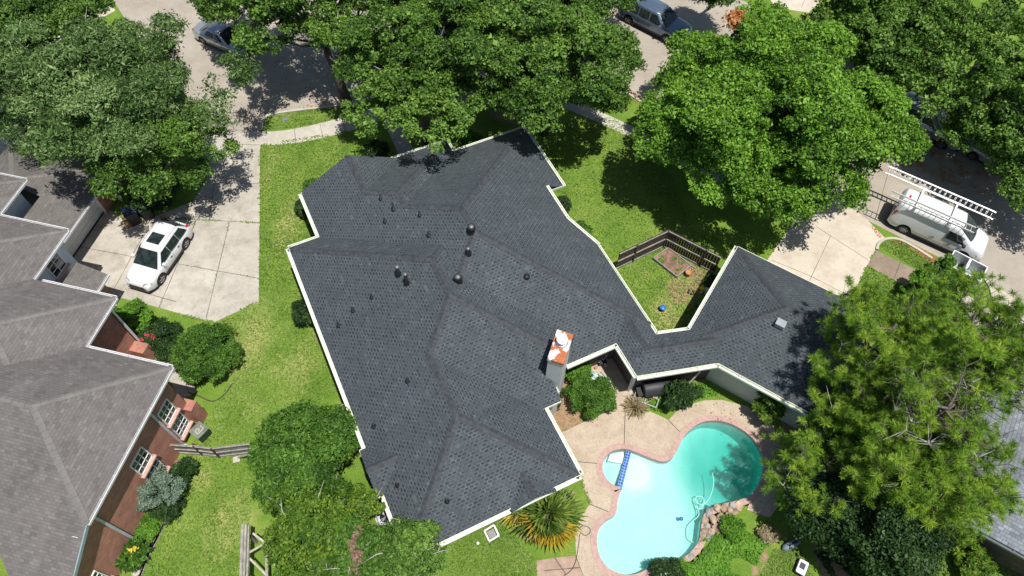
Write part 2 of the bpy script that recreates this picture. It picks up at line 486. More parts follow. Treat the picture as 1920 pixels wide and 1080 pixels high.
# ------------------------------------------------------------------ ground, street, drives
rng = np.random.default_rng(7)
random.seed(7)

def smooth_loop(pts, n=6, closed=True):
    """Catmull-Rom through the given points"""
    out = []; L = len(pts); pts = [Vector(p) for p in pts]
    for i in range(L if closed else L - 1):
        if closed: a, b, c, d = pts[i - 1], pts[i], pts[(i + 1) % L], pts[(i + 2) % L]
        else: a, b, c, d = pts[max(i - 1, 0)], pts[i], pts[i + 1], pts[min(i + 2, L - 1)]
        for k in range(n):
            t = k / n
            out.append(0.5 * ((2 * b) + (c - a) * t + (2 * a - 5 * b + 4 * c - d) * t * t + (3 * b - a - 3 * c + d) * t ** 3))
    if not closed: out.append(pts[-1])
    return out

def inside(poly, X, Y):
    r = np.zeros(X.shape, bool); n = len(poly)
    for i in range(n):
        x0, y0 = poly[i][0], poly[i][1]; x1, y1 = poly[(i + 1) % n][0], poly[(i + 1) % n][1]
        if abs(y1 - y0) < 1e-12: continue
        c = ((y0 > Y) != (y1 > Y)) & (X < (x1 - x0) * (Y - y0) / (y1 - y0) + x0)
        r ^= c
    return r

def seg_dist(poly, X, Y, closed=True):
    d = np.full(X.shape, 1e9); n = len(poly)
    for i in range(n if closed else n - 1):
        ax, ay = poly[i][0], poly[i][1]; bx, by = poly[(i + 1) % n][0], poly[(i + 1) % n][1]
        vx, vy = bx - ax, by - ay; L = vx * vx + vy * vy + 1e-12
        t = np.clip(((X - ax) * vx + (Y - ay) * vy) / L, 0, 1)
        d = np.minimum(d, np.hypot(X - ax - t * vx, Y - ay - t * vy))
    return d

def offset_loop(pts, d):
    """offset a closed loop outwards by d (sign by winding)"""
    n = len(pts); area = sum(pts[i][0] * pts[(i + 1) % n][1] - pts[(i + 1) % n][0] * pts[i][1] for i in range(n))
    s = 1 if area > 0 else -1
    out = []
    for i in range(n):
        a, b, c = Vector(pts[i - 1][:2]), Vector(pts[i][:2]), Vector(pts[(i + 1) % n][:2])
        e0 = (b - a).normalized(); e1 = (c - b).normalized()
        n0 = Vector((e0.y, -e0.x)) * s; n1 = Vector((e1.y, -e1.x)) * s
        m = (n0 + n1)
        if m.length < 1e-6: m = n0
        m.normalize()
        k = max(0.45, m.dot(n0))
        q = b + m * d / k
        out.append(Vector((q.x, q.y, pts[i][2] if len(pts[i]) > 2 else 0)))
    return out

POOL_PX = [(1180, 844), (1160, 843), (1143, 849), (1132, 864), (1130, 882), (1137, 898), (1149, 909), (1163, 917), (1158, 940), (1154, 964),
           (1136, 976), (1123, 993), (1119, 1015), (1124, 1042), (1138, 1063), (1158, 1074), (1180, 1078), (1202, 1073), (1221, 1061),
           (1239, 1055), (1260, 1053), (1282, 1045), (1300, 1029), (1311, 1012), (1314, 992), (1318, 968), (1330, 955), (1352, 946), (1381, 939), (1404, 930),
           (1421, 911), (1430, 888), (1431, 864), (1422, 838), (1404, 816), (1378, 799), (1350, 790), (1320, 791), (1299, 802), (1281, 821),
           (1270, 844), (1259, 860), (1243, 866), (1218, 859)]
POOL = smooth_loop([P(*q) for q in POOL_PX], 4)
COPE = offset_loop(POOL, 0.30)
DECK_PX = [(1046, 812), (1060, 808), (1092, 793), (1122, 771), (1152, 758), (1168, 760), (1176, 771), (1206, 775), (1219, 772), (1239, 781), (1253, 788), (1267, 773), (1289, 760), (1320, 751), (1352, 750),
           (1400, 762), (1445, 790), (1472, 840), (1482, 890), (1470, 935), (1443, 971), (1402, 958), (1385, 944), (1404, 930), (1421, 911), (1431, 864)]
deck_outer = [P(*q) for q in [(1046, 812), (1060, 808), (1092, 793), (1122, 771), (1152, 758), (1168, 760), (1176, 771), (1206, 775), (1219, 772), (1239, 781), (1253, 788), (1267, 773), (1289, 760), (1320, 751), (1352, 750),
              (1400, 762), (1445, 790), (1472, 840), (1482, 890), (1470, 935), (1443, 971), (1400, 956)]]
deck_low = [P(*q) for q in [(1215, 1096), (1240, 1110), (1110, 1120), (1094, 1080), (1080, 1042), (1078, 1002), (1086, 974), (1106, 944), (1092, 908), (1085, 890), (1060, 850)]]

# the lawn sheet: a fine grid that carries how dry or bare each spot is, plus four far strips
GX0, GX1, GY0, GY1, GS = -46.0, 52.0, 0.0, 66.0, 0.25
xs = np.arange(GX0, GX1 + 1e-6, GS); ys = np.arange(GY0, GY1 + 1e-6, GS)
X, Y = np.meshgrid(xs, ys)
dry = np.zeros(X.shape); soil = np.zeros(X.shape)
def blob(arr, px, py, rx, amt, ry=None, z=0):
    c = P(px, py); s = mpp(px, py); rx *= s; ry = rx if ry is None else ry * s * 1.15
    d = ((X - c.x) / rx) ** 2 + ((Y - c.y) / ry) ** 2
    np.maximum(arr, amt * np.exp(-d), out=arr) if amt > 0 else np.minimum(arr, arr + amt * np.exp(-d), out=arr)
def area(arr, pxs, amt, fall=0.5):
    poly = [P(*q) for q in pxs]
    i = inside(poly, X, Y); d = seg_dist(poly, X, Y)
    np.maximum(arr, amt * np.where(i, 1.0, np.exp(-(d / fall) ** 2)), out=arr)
for a in ((470, 640, 40, .85, 80), (540, 420, 30, .8, 70), (430, 980, 60, .7, 60), (560, 690, 40, .7, 50), (505, 320, 14, .6, 60), (470, 760, 30, .5, 25), (380, 900, 26, .7, 30), (420, 1000, 40, .65, 60), (520, 690, 30, .55, 40),
          (500, 800, 20, .8, 12), (1240, 470, 60, .15, 30), (1120, 400, 60, .25, 60), (620, 230, 50, .25, 14), (1250, 590, 36, .95, 46), (1280, 545, 40, .8, 40),
          (1210, 515, 10, .8, 8), (880, 250, 40, .55, 30), (860, 250, 30, .5, 30), (1470, 1010, 10, .5, 30), (560, 215, 40, .4, 10), (600, 620, 25, .7, 20)):
    blob(dry, *a)
for a in ((1272, 545, 26, .95, 28), (1312, 510, 34, .85, 34), (1300, 540, 18, .8, 20), (1262, 600, 20, .6, 16), (1298, 570, 14, .8, 12), (600, 630, 16, .75, 20), (330, 690, 20, .7, 24), (715, 925, 26, .8, 24), (1000, 1000, 60, .62, 20),
          (930, 975, 40, .45, 20), (1268, 742, 34, .9, 22), (1300, 720, 40, .7, 22), (1350, 985, 30, .9, 20), (1430, 1040, 16, .72, 30), (1415, 1070, 12, .72, 20), (275, 985, 18, .7, 30),
          (245, 1050, 16, .7, 30), (300, 860, 20, .6, 16), (1000, 905, 30, .6, 30), (780, 240, 40, .75, 40), (960, 215, 60, .72, 30), (1000, 140, 90, .8, 40), (1070, 935, 22, .55, 22), (680, 820, 24, .7, 34), (1170, 755, 20, .8, 16)):
    blob(soil, *a)
area(soil, [(1480, 770), (1700, 760), (1700, 1080), (1560, 1080), (1510, 960), (1470, 900)], .85)
area(soil, [(500, -60), (1180, -60), (1150, 110), (660, 150)], .8, 1.0)
area(soil, [(1030, 690), (1090, 680), (1085, 790), (1050, 805), (1030, 790)], .95, .2)
for q, r in (((250, 590), 30), ((600, 1010), 80)):
    blob(soil, *q, r, .5)
pool_in = inside(POOL, X, Y)
cen_in = inside(COPE, X[:-1, :-1] + GS / 2, Y[:-1, :-1] + GS / 2)
kill = cen_in | pool_in[:-1, :-1] | pool_in[1:, :-1] | pool_in[:-1, 1:] | pool_in[1:, 1:]
nx, ny = len(xs), len(ys)
II, JJ = np.nonzero(~kill)
a = II * nx + JJ
quads = np.stack([a, a + 1, a + nx + 1, a + nx], 1)
V = np.stack([X.ravel(), Y.ravel(), np.zeros(X.size)], 1)
far = np.array([(-400, -300, 0), (GX0, -300, 0), (GX1, -300, 0), (400, -300, 0), (-400, 500, 0), (GX0, 500, 0), (GX1, 500, 0), (400, 500, 0), (GX0, GY0, 0), (GX1, GY0, 0), (GX0, GY1, 0), (GX1, GY1, 0)], float)
n0 = len(V); V = np.vstack([V, far])
fq = np.array([(0, 1, 5, 4), (2, 3, 7, 6), (1, 2, 9, 8), (10, 11, 6, 5)]) + n0
quads = np.vstack([quads, fq])

def np_mesh(name, V, F, mats, attrs=None, face_attrs=None, parent=None, smooth=False, mi=None):
    me = bpy.data.meshes.new(name)
    V = np.asarray(V, np.float32); F = np.asarray(F, np.int32); k = F.shape[1]
    me.vertices.add(len(V)); me.vertices.foreach_set("co", V.ravel())
    me.loops.add(F.size); me.loops.foreach_set("vertex_index", F.ravel())
    me.polygons.add(len(F)); me.polygons.foreach_set("loop_start", np.arange(0, F.size, k, dtype=np.int32))
    if not isinstance(mats, (list, tuple)): mats = [mats]
    for mm in mats: me.materials.append(mm)
    if mi is not None: me.polygons.foreach_set("material_index", np.asarray(mi, np.int32))
    me.polygons.foreach_set("use_smooth", np.full(len(F), smooth))
    for dom, d in (('POINT', attrs or {}), ('FACE', face_attrs or {})):
        for nm, arr in d.items():
            at = me.attributes.new(nm, 'FLOAT', dom)
            at.data.foreach_set("value", np.asarray(arr, np.float32))
    me.update(calc_edges=True)
    o = bpy.data.objects.new(name, me); COL.objects.link(o)
    if parent: o.parent = parent
    return o

g = np_mesh("ground", V, quads, ground_mat(), {"dry": np.append(dry.ravel(), np.zeros(12)), "soil": np.append(soil.ravel(), np.zeros(12))})
tag(g, kind="structure")

def sheet(name, pts, z, m, joints=(), jw=0.035, jm=None):
    mb = MB(); mb.poly([(p.x, p.y, z) for p in pts], 0)
    for (x0, y0, x1, y1) in joints:
        a, b = P(x0, y0), P(x1, y1); d = (b - a).normalized(); nrm = Vector((-d.y, d.x, 0)) * jw / 2
        k = max(2, int((b - a).length / 0.5)); 
        for i in range(k):
            p, q = a.lerp(b, i / k), a.lerp(b, (i + 1) / k)
            w0 = nrm * random.uniform(0.6, 1.2); w1 = nrm * random.uniform(0.6, 1.2)
            mb.face([(*(p - w0).xy, z + .004), (*(q - w1).xy, z + .004), (*(q + w1).xy, z + .004), (*(p + w0).xy, z + .004)], 1)
    return tag(mb.build(name, [m, jm or MT['joint']]), kind="structure")

near = smooth_loop([P(*q) for q in [(489, 246), (491, 230), (505, 215), (560, 206), (660, 193), (780, 162), (900, 140), (1040, 140), (1160, 168), (1215, 198), (1340, 265), (1500, 352), (1628, 414), (1760, 482), (1840, 520), (1920, 580), (2100, 720)]], 5, False)
farp = [P(*q) for q in [(2160, 460), (1950, 330), (1800, 238), (1650, 150), (1480, 40), (1300, -40), (1100, -90), (900, -100), (700, -70), (560, -30), (470, -20), (372, -60), (350, -120), (215, -120), (212, 0), (250, 60), (300, 110), (345, 180), (362, 250)]]
sheet("street", near + farp, 0.004, MT['street'], [(433, 243, 488, 246), (640, 100, 660, 193), (860, 40, 900, 140), (1130, 60, 1160, 168), (1700, 200, 1640, 414)])
# kerbs along the near side of the street
def kerb(name, pts, w=0.16, h=0.1):
    mb = MB(); n = len(pts)
    L = []; R_ = []
    for i, p in enumerate(pts):
        d = (pts[min(i + 1, n - 1)] - pts[max(i - 1, 0)]).normalized(); q = Vector((d.y, -d.x, 0)) * w
        L.append(p); R_.append(p + q)
    for i in range(n - 1):
        a, b, c, d = L[i], L[i + 1], R_[i + 1], R_[i]
        up = Vector((0, 0, h))
        mb.face([a + up, d + up, c + up, b + up]); mb.face([a, a + up, b + up, b]); mb.face([d, c, c + up, d + up])
    return tag(mb.build(name, MT['walk']), kind="structure")
kerb("kerb", near[:58])
kerb("kerb", smooth_loop([P(*q) for q in [(1641, 468), (1645, 456), (1660, 447), (1685, 448), (1715, 463), (1748, 484)]], 5, False))
kerb("kerb", smooth_loop([P(*q) for q in [(1822, 506), (1845, 522), (1858, 540), (1864, 565)]], 5, False))
sheet("driveway", [P(*q) for q in [(488, 246), (487, 400), (485, 566), (445, 584), (400, 605), (360, 594), (298, 577), (262, 567), (215, 556), (120, 560), (60, 460), (160, 380), (205, 392), (240, 418), (300, 402), (362, 378), (388, 335), (384, 290), (362, 250)]], 0.008, MT['conc'],
      [(433, 270, 487, 272), (385, 343, 487, 344), (300, 408, 485, 418), (430, 417, 386, 600), (368, 413, 298, 577), (404, 330, 392, 413), (277, 427, 212, 545), (150, 463, 247, 481), (247, 481, 270, 484), (335, 495, 485, 522), (240, 540, 330, 566)])
sheet("driveway", [P(*q) for q in [(1430, 500), (1500, 400), (1560, 360), (1628, 414), (1660, 447), (1645, 456), (1641, 468), (1592, 566), (1600, 610), (1480, 560)]], 0.008, MT['conc2'],
      [(1557, 443, 1515, 532), (1515, 532, 1500, 560), (1530, 425, 1560, 444), (1560, 444, 1628, 488), (1447, 488, 1520, 518), (1520, 518, 1592, 555)], 0.03)
sheet("sidewalk", [P(*q) for q in [(1641, 469), (1660, 478), (1740, 517), (1722, 549), (1690, 533), (1626, 498)]], 0.008, MT['damp'], [(1688, 492, 1676, 524)])
sheet("sidewalk", [P(*q) for q in [(1790, 540), (1850, 575), (1900, 620), (1880, 650), (1780, 570)]], 0.008, MT['walk'])
sheet("driveway", [P(*q) for q in [(1852, 525), (1930, 580), (2050, 680), (1990, 720), (1900, 620), (1864, 570)]], 0.012, MT['conc2'])
sw_top = [P(*q) for q in [(488, 247), (530, 245), (580, 236), (640, 221), (690, 207), (760, 186), (900, 172), (1030, 176), (1110, 203), (1215, 252), (1400, 350)]]
sw_bot = [P(*q) for q in [(1390, 372), (1205, 270), (1090, 216), (1020, 194), (900, 190), (775, 204), (700, 232), (640, 250), (580, 264), (530, 271), (488, 272)]]
sheet("sidewalk", smooth_loop(sw_top, 4, False) + smooth_loop(sw_bot, 4, False), 0.012, MT['walk'], [(552, 241, 555, 269), (600, 232, 606, 259), (640, 221, 649, 247), (680, 210, 692, 236), (1160, 226, 1145, 243)])
sheet("path", [P(*q) for q in [(712, 215), (736, 208), (768, 268), (790, 300), (752, 300), (735, 262)]], 0.016, MT['walk'], [(735, 262, 762, 256)])
sheet("driveway", [P(*q) for q in [(1400, -60), (1420, -80), (1575, -70), (1540, 0), (1516, 24), (1455, 14)]], 0.008, MT['conc2'], [(1512, -10, 1503, 14)])
sheet("driveway", [P(*q) for q in [(-60, 170), (40, 225), (75, 262), (30, 300), (-80, 320)]], 0.008, MT['conc2'])
sheet("sidewalk", [P(*q) for q in [(120, 38), (210, 8), (216, 20), (165, 48), (60, 140), (40, 130)]], 0.008, MT['conc2'])
sheet("path", [P(*q) for q in [(285, 664), (330, 670), (352, 690), (368, 735), (340, 750), (310, 700), (270, 680)]], 0.008, MT['conc'])
sheet("patio", [P(*q) for q in [(1088, 690), (1150, 640), (1200, 640), (1240, 700), (1310, 680), (1330, 690), (1300, 712), (1262, 722), (1236, 728), (1180, 752), (1168, 762), (1152, 758), (1150, 735), (1130, 716), (1095, 708)]], 0.008, MT['deck'])
sheet("path", [P(*q) for q in [(1003, 1052), (1040, 1046), (1078, 1042), (1094, 1082), (1104, 1120), (1000, 1120)]], 0.008, MT['paver'], [(1040, 1046, 1060, 1075), (1020, 1070, 1090, 1064), (1060, 1075, 1050, 1100)], 0.05)

# ------------------------------------------------------------------ pool
mb = MB()
pool_deck_poly = deck_outer + [P(1385, 945)]
cope_n = len(COPE)
def near_idx(loop, p):
    return min(range(len(loop)), key=lambda i: (loop[i].xy - p.xy).length)
i0 = near_idx(COPE, P(1402, 940)); i1 = near_idx(COPE, P(1215, 1075))
# deck runs from the rocks anticlockwise round to the foot of the pool
ring = []
k = i0
while k != i1:
    ring.append(COPE[k]); k = (k + 1) % cope_n
    if len(ring) > cope_n: break
arc_fwd = ring + [COPE[i1]]
deck_poly = deck_low[::-1][::-1]
outer_all = list(deck_low) + list(deck_outer)
poly = arc_fwd + [p for p in outer_all]
mb.prism([(p.x, p.y) for p in poly], -0.03, 0.03)
jo = [(1172, 765, 1170, 842), (1253, 788, 1276, 812), (1083, 866, 1128, 870), (1104, 945, 1146, 962)]
for (x0, y0, x1, y1) in jo:
    a, b = P(x0, y0), P(x1, y1); d = (b - a).normalized(); nn = Vector((-d.y, d.x, 0)) * .02
    mb.face([(*(a - nn).xy, .034), (*(b - nn).xy, .034), (*(b + nn).xy, .034), (*(a + nn).xy, .034)], 1)
tag(mb.build("pool_deck", [MT['deck'], MT['joint']]), kind="structure")

pool = thing("swimming_pool", "freeform turquoise swimming pool with pink coping and small attached spa", "pool", P(1280, 930))
pool_off = pool.location.copy()
def rel(pts, z=None): return [(p.x - pool_off.x, p.y - pool_off.y, (p.z if z is None else z)) for p in pts]
mb = MB()
n = len(POOL)
for i in range(n):
    j = (i + 1) % n
    a, b, c, d = POOL[i], POOL[j], COPE[j], COPE[i]
    z = 0.05
    A, B, C_, D = [(p.x - pool_off.x, p.y - pool_off.y, z) for p in (a, b, c, d)]
    mb.face([A, B, C_, D]); 
    mb.face([(A[0], A[1], -.25), (B[0], B[1], -.25), B, A]); mb.face([(D[0], D[1], -.05), D, C_, (C_[0], C_[1], -.05)])
mb.build("coping", MT['coping'], pool)
# basin: grid floor with real depth, clipped to the outline by a wall ring
WZ = -0.10
px_deep = P(1385, 865)
def depth(x, y):
    # shallow shelf by the spa and along the left, falling to the deep end under the diving side
    d = np.hypot(x - px_deep.x, (y - px_deep.y))
    t = np.clip(1 - d / 3.9, 0, 1); t = t * t * (3 - 2 * t)
    dep = 0.36 + 1.75 * t
    e = P(1320, 1000); u = np.exp(-(((x - e.x) / 0.7) ** 2 + ((y - e.y) / 1.6) ** 2)); dep = dep + 0.35 * u
    s0 = P(1190, 883); r = np.hypot(x - s0.x, y - s0.y)
    st = np.clip((r - 0.75) / 0.25, 0, 1); dep = dep * (0.35 + 0.65 * np.clip((r - 0.95) / 0.12, 0, 1)) if False else np.where(r < 0.85, 0.15, np.where(r < 1.15, 0.27, dep))
    return dep
bx = np.array([p.x for p in POOL]); by = np.array([p.y for p in POOL])
gx = np.arange(bx.min() - .3, bx.max() + .3, .1); gy = np.arange(by.min() - .3, by.max() + .3, .1)
FX, FY = np.meshgrid(gx, gy)
FZ = WZ - depth(FX, FY)
# soften the contours a little
for _ in range(2):
    FZ[1:-1, 1:-1] = (FZ[1:-1, 1:-1] * 2 + FZ[:-2, 1:-1] + FZ[2:, 1:-1] + FZ[1:-1, :-2] + FZ[1:-1, 2:]) / 6
dist_in = seg_dist(POOL, FX, FY); ins = inside(POOL, FX, FY)
keep = (ins | (dist_in < .16))
kq = keep[:-1, :-1] & keep[1:, :-1] & keep[:-1, 1:] & keep[1:, 1:]
I2, J2 = np.nonzero(kq); w_ = len(gx); a = I2 * w_ + J2
np_mesh("basin", np.stack([FX.ravel() - pool_off.x, FY.ravel() - pool_off.y, FZ.ravel()], 1), np.stack([a, a + 1, a + w_ + 1, a + w_], 1), MT['plaster'], parent=pool, smooth=True)
mb = MB()
for i in range(n):
    j = (i + 1) % n
    A, B = rel([POOL[i]], -2.6)[0], rel([POOL[j]], -2.6)[0]
    mb.face([A, (A[0], A[1], -.25), (B[0], B[1], -.25), B])
mb.build("basin_wall", MT['plaster'], pool)

def water_mat():
    m, nt, p = new_mat("cloudy_pool_water")
    nt.nodes.remove(p)
    out = nt.nodes["Material Output"]
    tr = N(nt, "ShaderNodeBsdfTransparent")
    gl = N(nt, "ShaderNodeBsdfGlossy", i_Roughness=0.08)
    fr = N(nt, "ShaderNodeFresnel", i_IOR=1.33)
    pos = geo_pos(nt)
    nt.links.new(bump(nt, noise(nt, 2.2, 3, 0.5, pos), 0.12, 0.05), gl.inputs["Normal"])
    # suspended dust that makes the water milky in drifting clouds
    df = N(nt, "ShaderNodeBsdfDiffuse"); df.inputs["Color"].default_value = (0.40, 0.88, 0.82, 1)
    cl = ramp(nt, noise(nt, 0.55, 5, 0.6, pos), [(0.35, (0.04,) * 3), (0.75, (0.17,) * 3)])
    m1 = N(nt, "ShaderNodeMixShader"); nt.links.new(cl, m1.inputs[0]); nt.links.new(tr.outputs[0], m1.inputs[1]); nt.links.new(df.outputs[0], m1.inputs[2])
    m2 = N(nt, "ShaderNodeMixShader"); nt.links.new(fr.outputs[0], m2.inputs[0]); nt.links.new(m1.outputs[0], m2.inputs[1]); nt.links.new(gl.outputs[0], m2.inputs[2])
    nt.links.new(m2.outputs[0], out.inputs["Surface"])
    va = N(nt, "ShaderNodeVolumeAbsorption", i_Density=1.0)
    va.inputs["Color"].default_value = (0.07, 0.825, 0.775, 1)
    nt.links.new(va.outputs[0], out.inputs["Volume"])
    return m
mb = MB()
inner = offset_loop(POOL, 0.02)
mb.poly(rel(inner, WZ)); 
mb.poly(rel(inner, -2.7))
for i in range(n):
    j = (i + 1) % n
    A, B = rel([inner[i]], -2.7)[0], rel([inner[j]], -2.7)[0]
    mb.face([A, B, (B[0], B[1], WZ), (A[0], A[1], WZ)])
w = mb.build("water", water_mat(), pool)
recalc(w)
# spa wall of blue tile and its steps
mb = MB()
a, b = P(1179, 846), P(1161, 916); d = b - a; L = d.length; d.normalize(); nn = Vector((-d.y, d.x, 0)) * .13
A, B = a - pool_off, b - pool_off
z1 = 0.02
q = [A - nn, B - nn, B + nn, A + nn]
mb.face([(p.x, p.y, z1) for p in q], 0, [(0, 0), (L, 0), (L, .3), (0, .3)])
for i in range(4):
    p, r = q[i], q[(i + 1) % 4]; l = (r - p).length
    mb.face([(p.x, p.y, -1), (r.x, r.y, -1), (r.x, r.y, z1), (p.x, p.y, z1)], 0, [(0, 0), (l, 0), (l, 1), (0, 1)])
mb.build("spa_wall", MT['tile'], pool)
mb = MB()
for pts, z in ((((1140, 862), (1172, 868), (1170, 845), (1145, 850)), -.16), (((1146, 868), (1171, 872), (1166, 900), (1150, 902), (1141, 885)), -.62)):
    mb.prism([(P(*q).x - pool_off.x, P(*q).y - pool_off.y) for q in pts], -1.2, z)
mb.build("spa_step", MT['plaster'], pool)
# ------------------------------------------------------------------ roofs: hipped pieces joined by their upper envelope
def clip(poly, a, b, c):
    """keep the part of poly where a*x + b*y + c >= 0"""
    out = []; n = len(poly)
    for i in range(n):
        p, q = poly[i], poly[(i + 1) % n]
        fp, fq = a * p[0] + b * p[1] + c, a * q[0] + b * q[1] + c
        if fp >= -1e-9: out.append(p)
        if (fp > 1e-9 and fq < -1e-9) or (fp < -1e-9 and fq > 1e-9):
            t = fp / (fp - fq); out.append((p[0] + (q[0] - p[0]) * t, p[1] + (q[1] - p[1]) * t))
    return out

def parea(p):
    return 0.5 * abs(sum(p[i][0] * p[(i + 1) % len(p)][1] - p[(i + 1) % len(p)][0] * p[i][1] for i in range(len(p)))) if len(p) > 2 else 0

def half(p0, p1, inner):
    """half-plane (a,b,c) of the line p0-p1, positive on the side of inner; unit normal"""
    dx, dy = p1[0] - p0[0], p1[1] - p0[1]; L = math.hypot(dx, dy)
    a, b = -dy / L, dx / L; c = -(a * p0[0] + b * p0[1])
    if a * inner[0] + b * inner[1] + c < 0: a, b, c = -a, -b, -c
    return (a, b, c)

class Piece:
    """planes: list of (a,b,c,z0,pitch): z = z0 + pitch*(a x + b y + c); foot: convex polygons covering the footprint"""
    def __init__(self, planes, foot):
        self.pl = planes; self.foot = foot
    def lin(self, j):
        a, b, c, z0, m = self.pl[j]; return (m * a, m * b, z0 + m * c)
    def z(self, x, y): return min(l[0] * x + l[1] * y + l[2] for l in map(self.lin, range(len(self.pl))))

def rect_piece(u0, u1, v0, v1, z0, m, sides="nsew", foot=None):
    """n: u=u0, s: u=u1, w: v=v0, e: v=v1 (letters in sides get a sloping plane)"""
    pl = []
    if 'n' in sides: pl.append((1, 0, -u0, z0, m))
    if 's' in sides: pl.append((-1, 0, u1, z0, m))
    if 'w' in sides: pl.append((0, 1, -v0, z0, m))
    if 'e' in sides: pl.append((0, -1, v1, z0, m))
    return Piece(pl, foot or [[(u0, v0), (u1, v0), (u1, v1), (u0, v1)]])

def envelope(pieces):
    faces = []; hips = []
    for i, pc in enumerate(pieces):
        for fi, foot in enumerate(pc.foot):
            for j in range(len(pc.pl)):
                lj = pc.lin(j); poly = list(foot)
                for k in range(len(pc.pl)):
                    if k == j or not poly: continue
                    lk = pc.lin(k); poly = clip(poly, lk[0] - lj[0], lk[1] - lj[1], lk[2] - lj[2])
                if parea(poly) < 1e-4: continue
                parts = [poly]
                for k, qc in enumerate(pieces):
                    if k == i: continue
                    for qf in qc.foot:
                        cons = []
                        dead = False
                        for h in range(len(qc.pl)):
                            lh = qc.lin(h); d = (lh[0] - lj[0], lh[1] - lj[1], lh[2] - lj[2])
                            if abs(d[0]) < 1e-7 and abs(d[1]) < 1e-7:
                                if abs(d[2]) < 1e-6:
                                    if k > i: dead = True
                                elif d[2] < 0: dead = True
                                continue
                            cons.append(d)
                        if dead: continue
                        m = (sum(p[0] for p in qf) / len(qf), sum(p[1] for p in qf) / len(qf))
                        for t in range(len(qf)): cons.append(half(qf[t], qf[(t + 1) % len(qf)], m))
                        new = []
                        for p in parts:
                            rest = p
                            for (a, b, c) in cons:
                                o = clip(rest, -a, -b, -c)
                                if parea(o) > 1e-5: new.append(o)
                                rest = clip(rest, a, b, c)
                                if parea(rest) < 1e-5: break
                        parts = new
                for p in parts: faces.append((p, lj, pc.pl[j]))
        # hips and ridges of this piece
        for j in range(len(pc.pl)):
            for k in range(j + 1, len(pc.pl)):
                lj, lk = pc.lin(j), pc.lin(k)
                a, b, c = lk[0] - lj[0], lk[1] - lj[1], lk[2] - lj[2]
                L = math.hypot(a, b)
                if L < 1e-7: continue
                a, b, c = a / L, b / L, c / L
                p0 = (-a * c, -b * c); d = (-b, a)
                pts = []
                for s in np.arange(-60, 60, 0.02):
                    x, y = p0[0] + d[0] * s, p0[1] + d[1] * s
                    pts.append((x, y))
                pa = np.array(pts)
                zj = lj[0] * pa[:, 0] + lj[1] * pa[:, 1] + lj[2]
                ok = np.ones(len(pa), bool)
                for h in range(len(pc.pl)):
                    lh = pc.lin(h); ok &= (lh[0] * pa[:, 0] + lh[1] * pa[:, 1] + lh[2] >= zj - 1e-4)
                inf = np.zeros(len(pa), bool)
                for qf in pc.foot: inf |= inside(qf, pa[:, 0], pa[:, 1])
                ok &= inf
                for kk, qc in enumerate(pieces):
                    if kk == i: continue
                    zq = np.min([l[0] * pa[:, 0] + l[1] * pa[:, 1] + l[2] for l in map(qc.lin, range(len(qc.pl)))], axis=0)
                    cov = np.zeros(len(pa), bool)
                    for qf in qc.foot: cov |= inside(qf, pa[:, 0], pa[:, 1])
                    ok &= ~(cov & (zq > zj - 0.004))
                idx = np.nonzero(ok)[0]
                if len(idx) < 10: continue
                runs = np.split(idx, np.nonzero(np.diff(idx) > 1)[0] + 1)
                for r in runs:
                    if len(r) > 14: hips.append(((*pa[r[0]], zj[r[0]]), (*pa[r[-1]], zj[r[-1]]), lj, lk))
    return faces, hips

def frame(ang):
    u = Vector((math.cos(ang), math.sin(ang), 0)); v = Vector((-math.sin(ang), math.cos(ang), 0))
    return lambda a, b, z=0.0: u * a + v * b + Vector((0, 0, z))

def roof_mesh(faces, F, org):
    mb = MB()
    for p, l, pl in faces:
        a, b, c, z0, m = pl; cs = math.sqrt(1 + m * m)
        pts = [F(q[0], q[1], l[0] * q[0] + l[1] * q[1] + l[2]) - org for q in p]
        uv = [((-b * q[0] + a * q[1]) + 100, (a * q[0] + b * q[1] + c) * cs + 0.02) for q in p]
        if (pts[1] - pts[0]).cross(pts[2] - pts[0]).z < 0: pts.reverse(); uv.reverse()
        mb.face(pts, 0, uv)
    return mb

def cap_mesh(hips, F, org, step=0.19, w=0.20, seed=1):
    mb = MB(); r = random.Random(seed)
    for p, q, lj, lk in hips:
        if q[2] < p[2]: p, q = q, p
        A, B = F(*p) - org, F(*q) - org
        d = B - A; L = d.length; d.normalize()
        # across directions lying in each plane
        sides = []
        dxy = ((q[0] - p[0]), (q[1] - p[1])); nn = math.hypot(*dxy); per = (-dxy[1] / nn, dxy[0] / nn)
        for s in (1, -1):
            e = (per[0] * s, per[1] * s)
            sj = lj[0] * e[0] + lj[1] * e[1]; sk = lk[0] * e[0] + lk[1] * e[1]
            sides.append((F(e[0], e[1], min(sj, sk))).normalized())
        k = max(1, int(L / step))
        for i in range(k):
            a = A + d * (L * i / k); b = A + d * (L * (i + 1) / k + 0.03)
            ww = w * r.uniform(0.92, 1.06); la, lb = 0.030 + r.uniform(0, .006), 0.012
            for sgn, s in zip((1, -1), sides):
                Z = Vector((0, 0, 1))
                q4 = [a + Z * la, b + Z * lb, b + s * ww + Z * (lb - .004), a + s * ww + Z * (la - .006)]
                if (q4[1] - q4[0]).cross(q4[2] - q4[0]).z < 0: q4.reverse()
                mb.face(q4)
                lip = [a + Z * la, a + s * ww + Z * (la - .006), a + s * ww - Z * .005, a - Z * .005]
                mb.face(lip)
    return mb

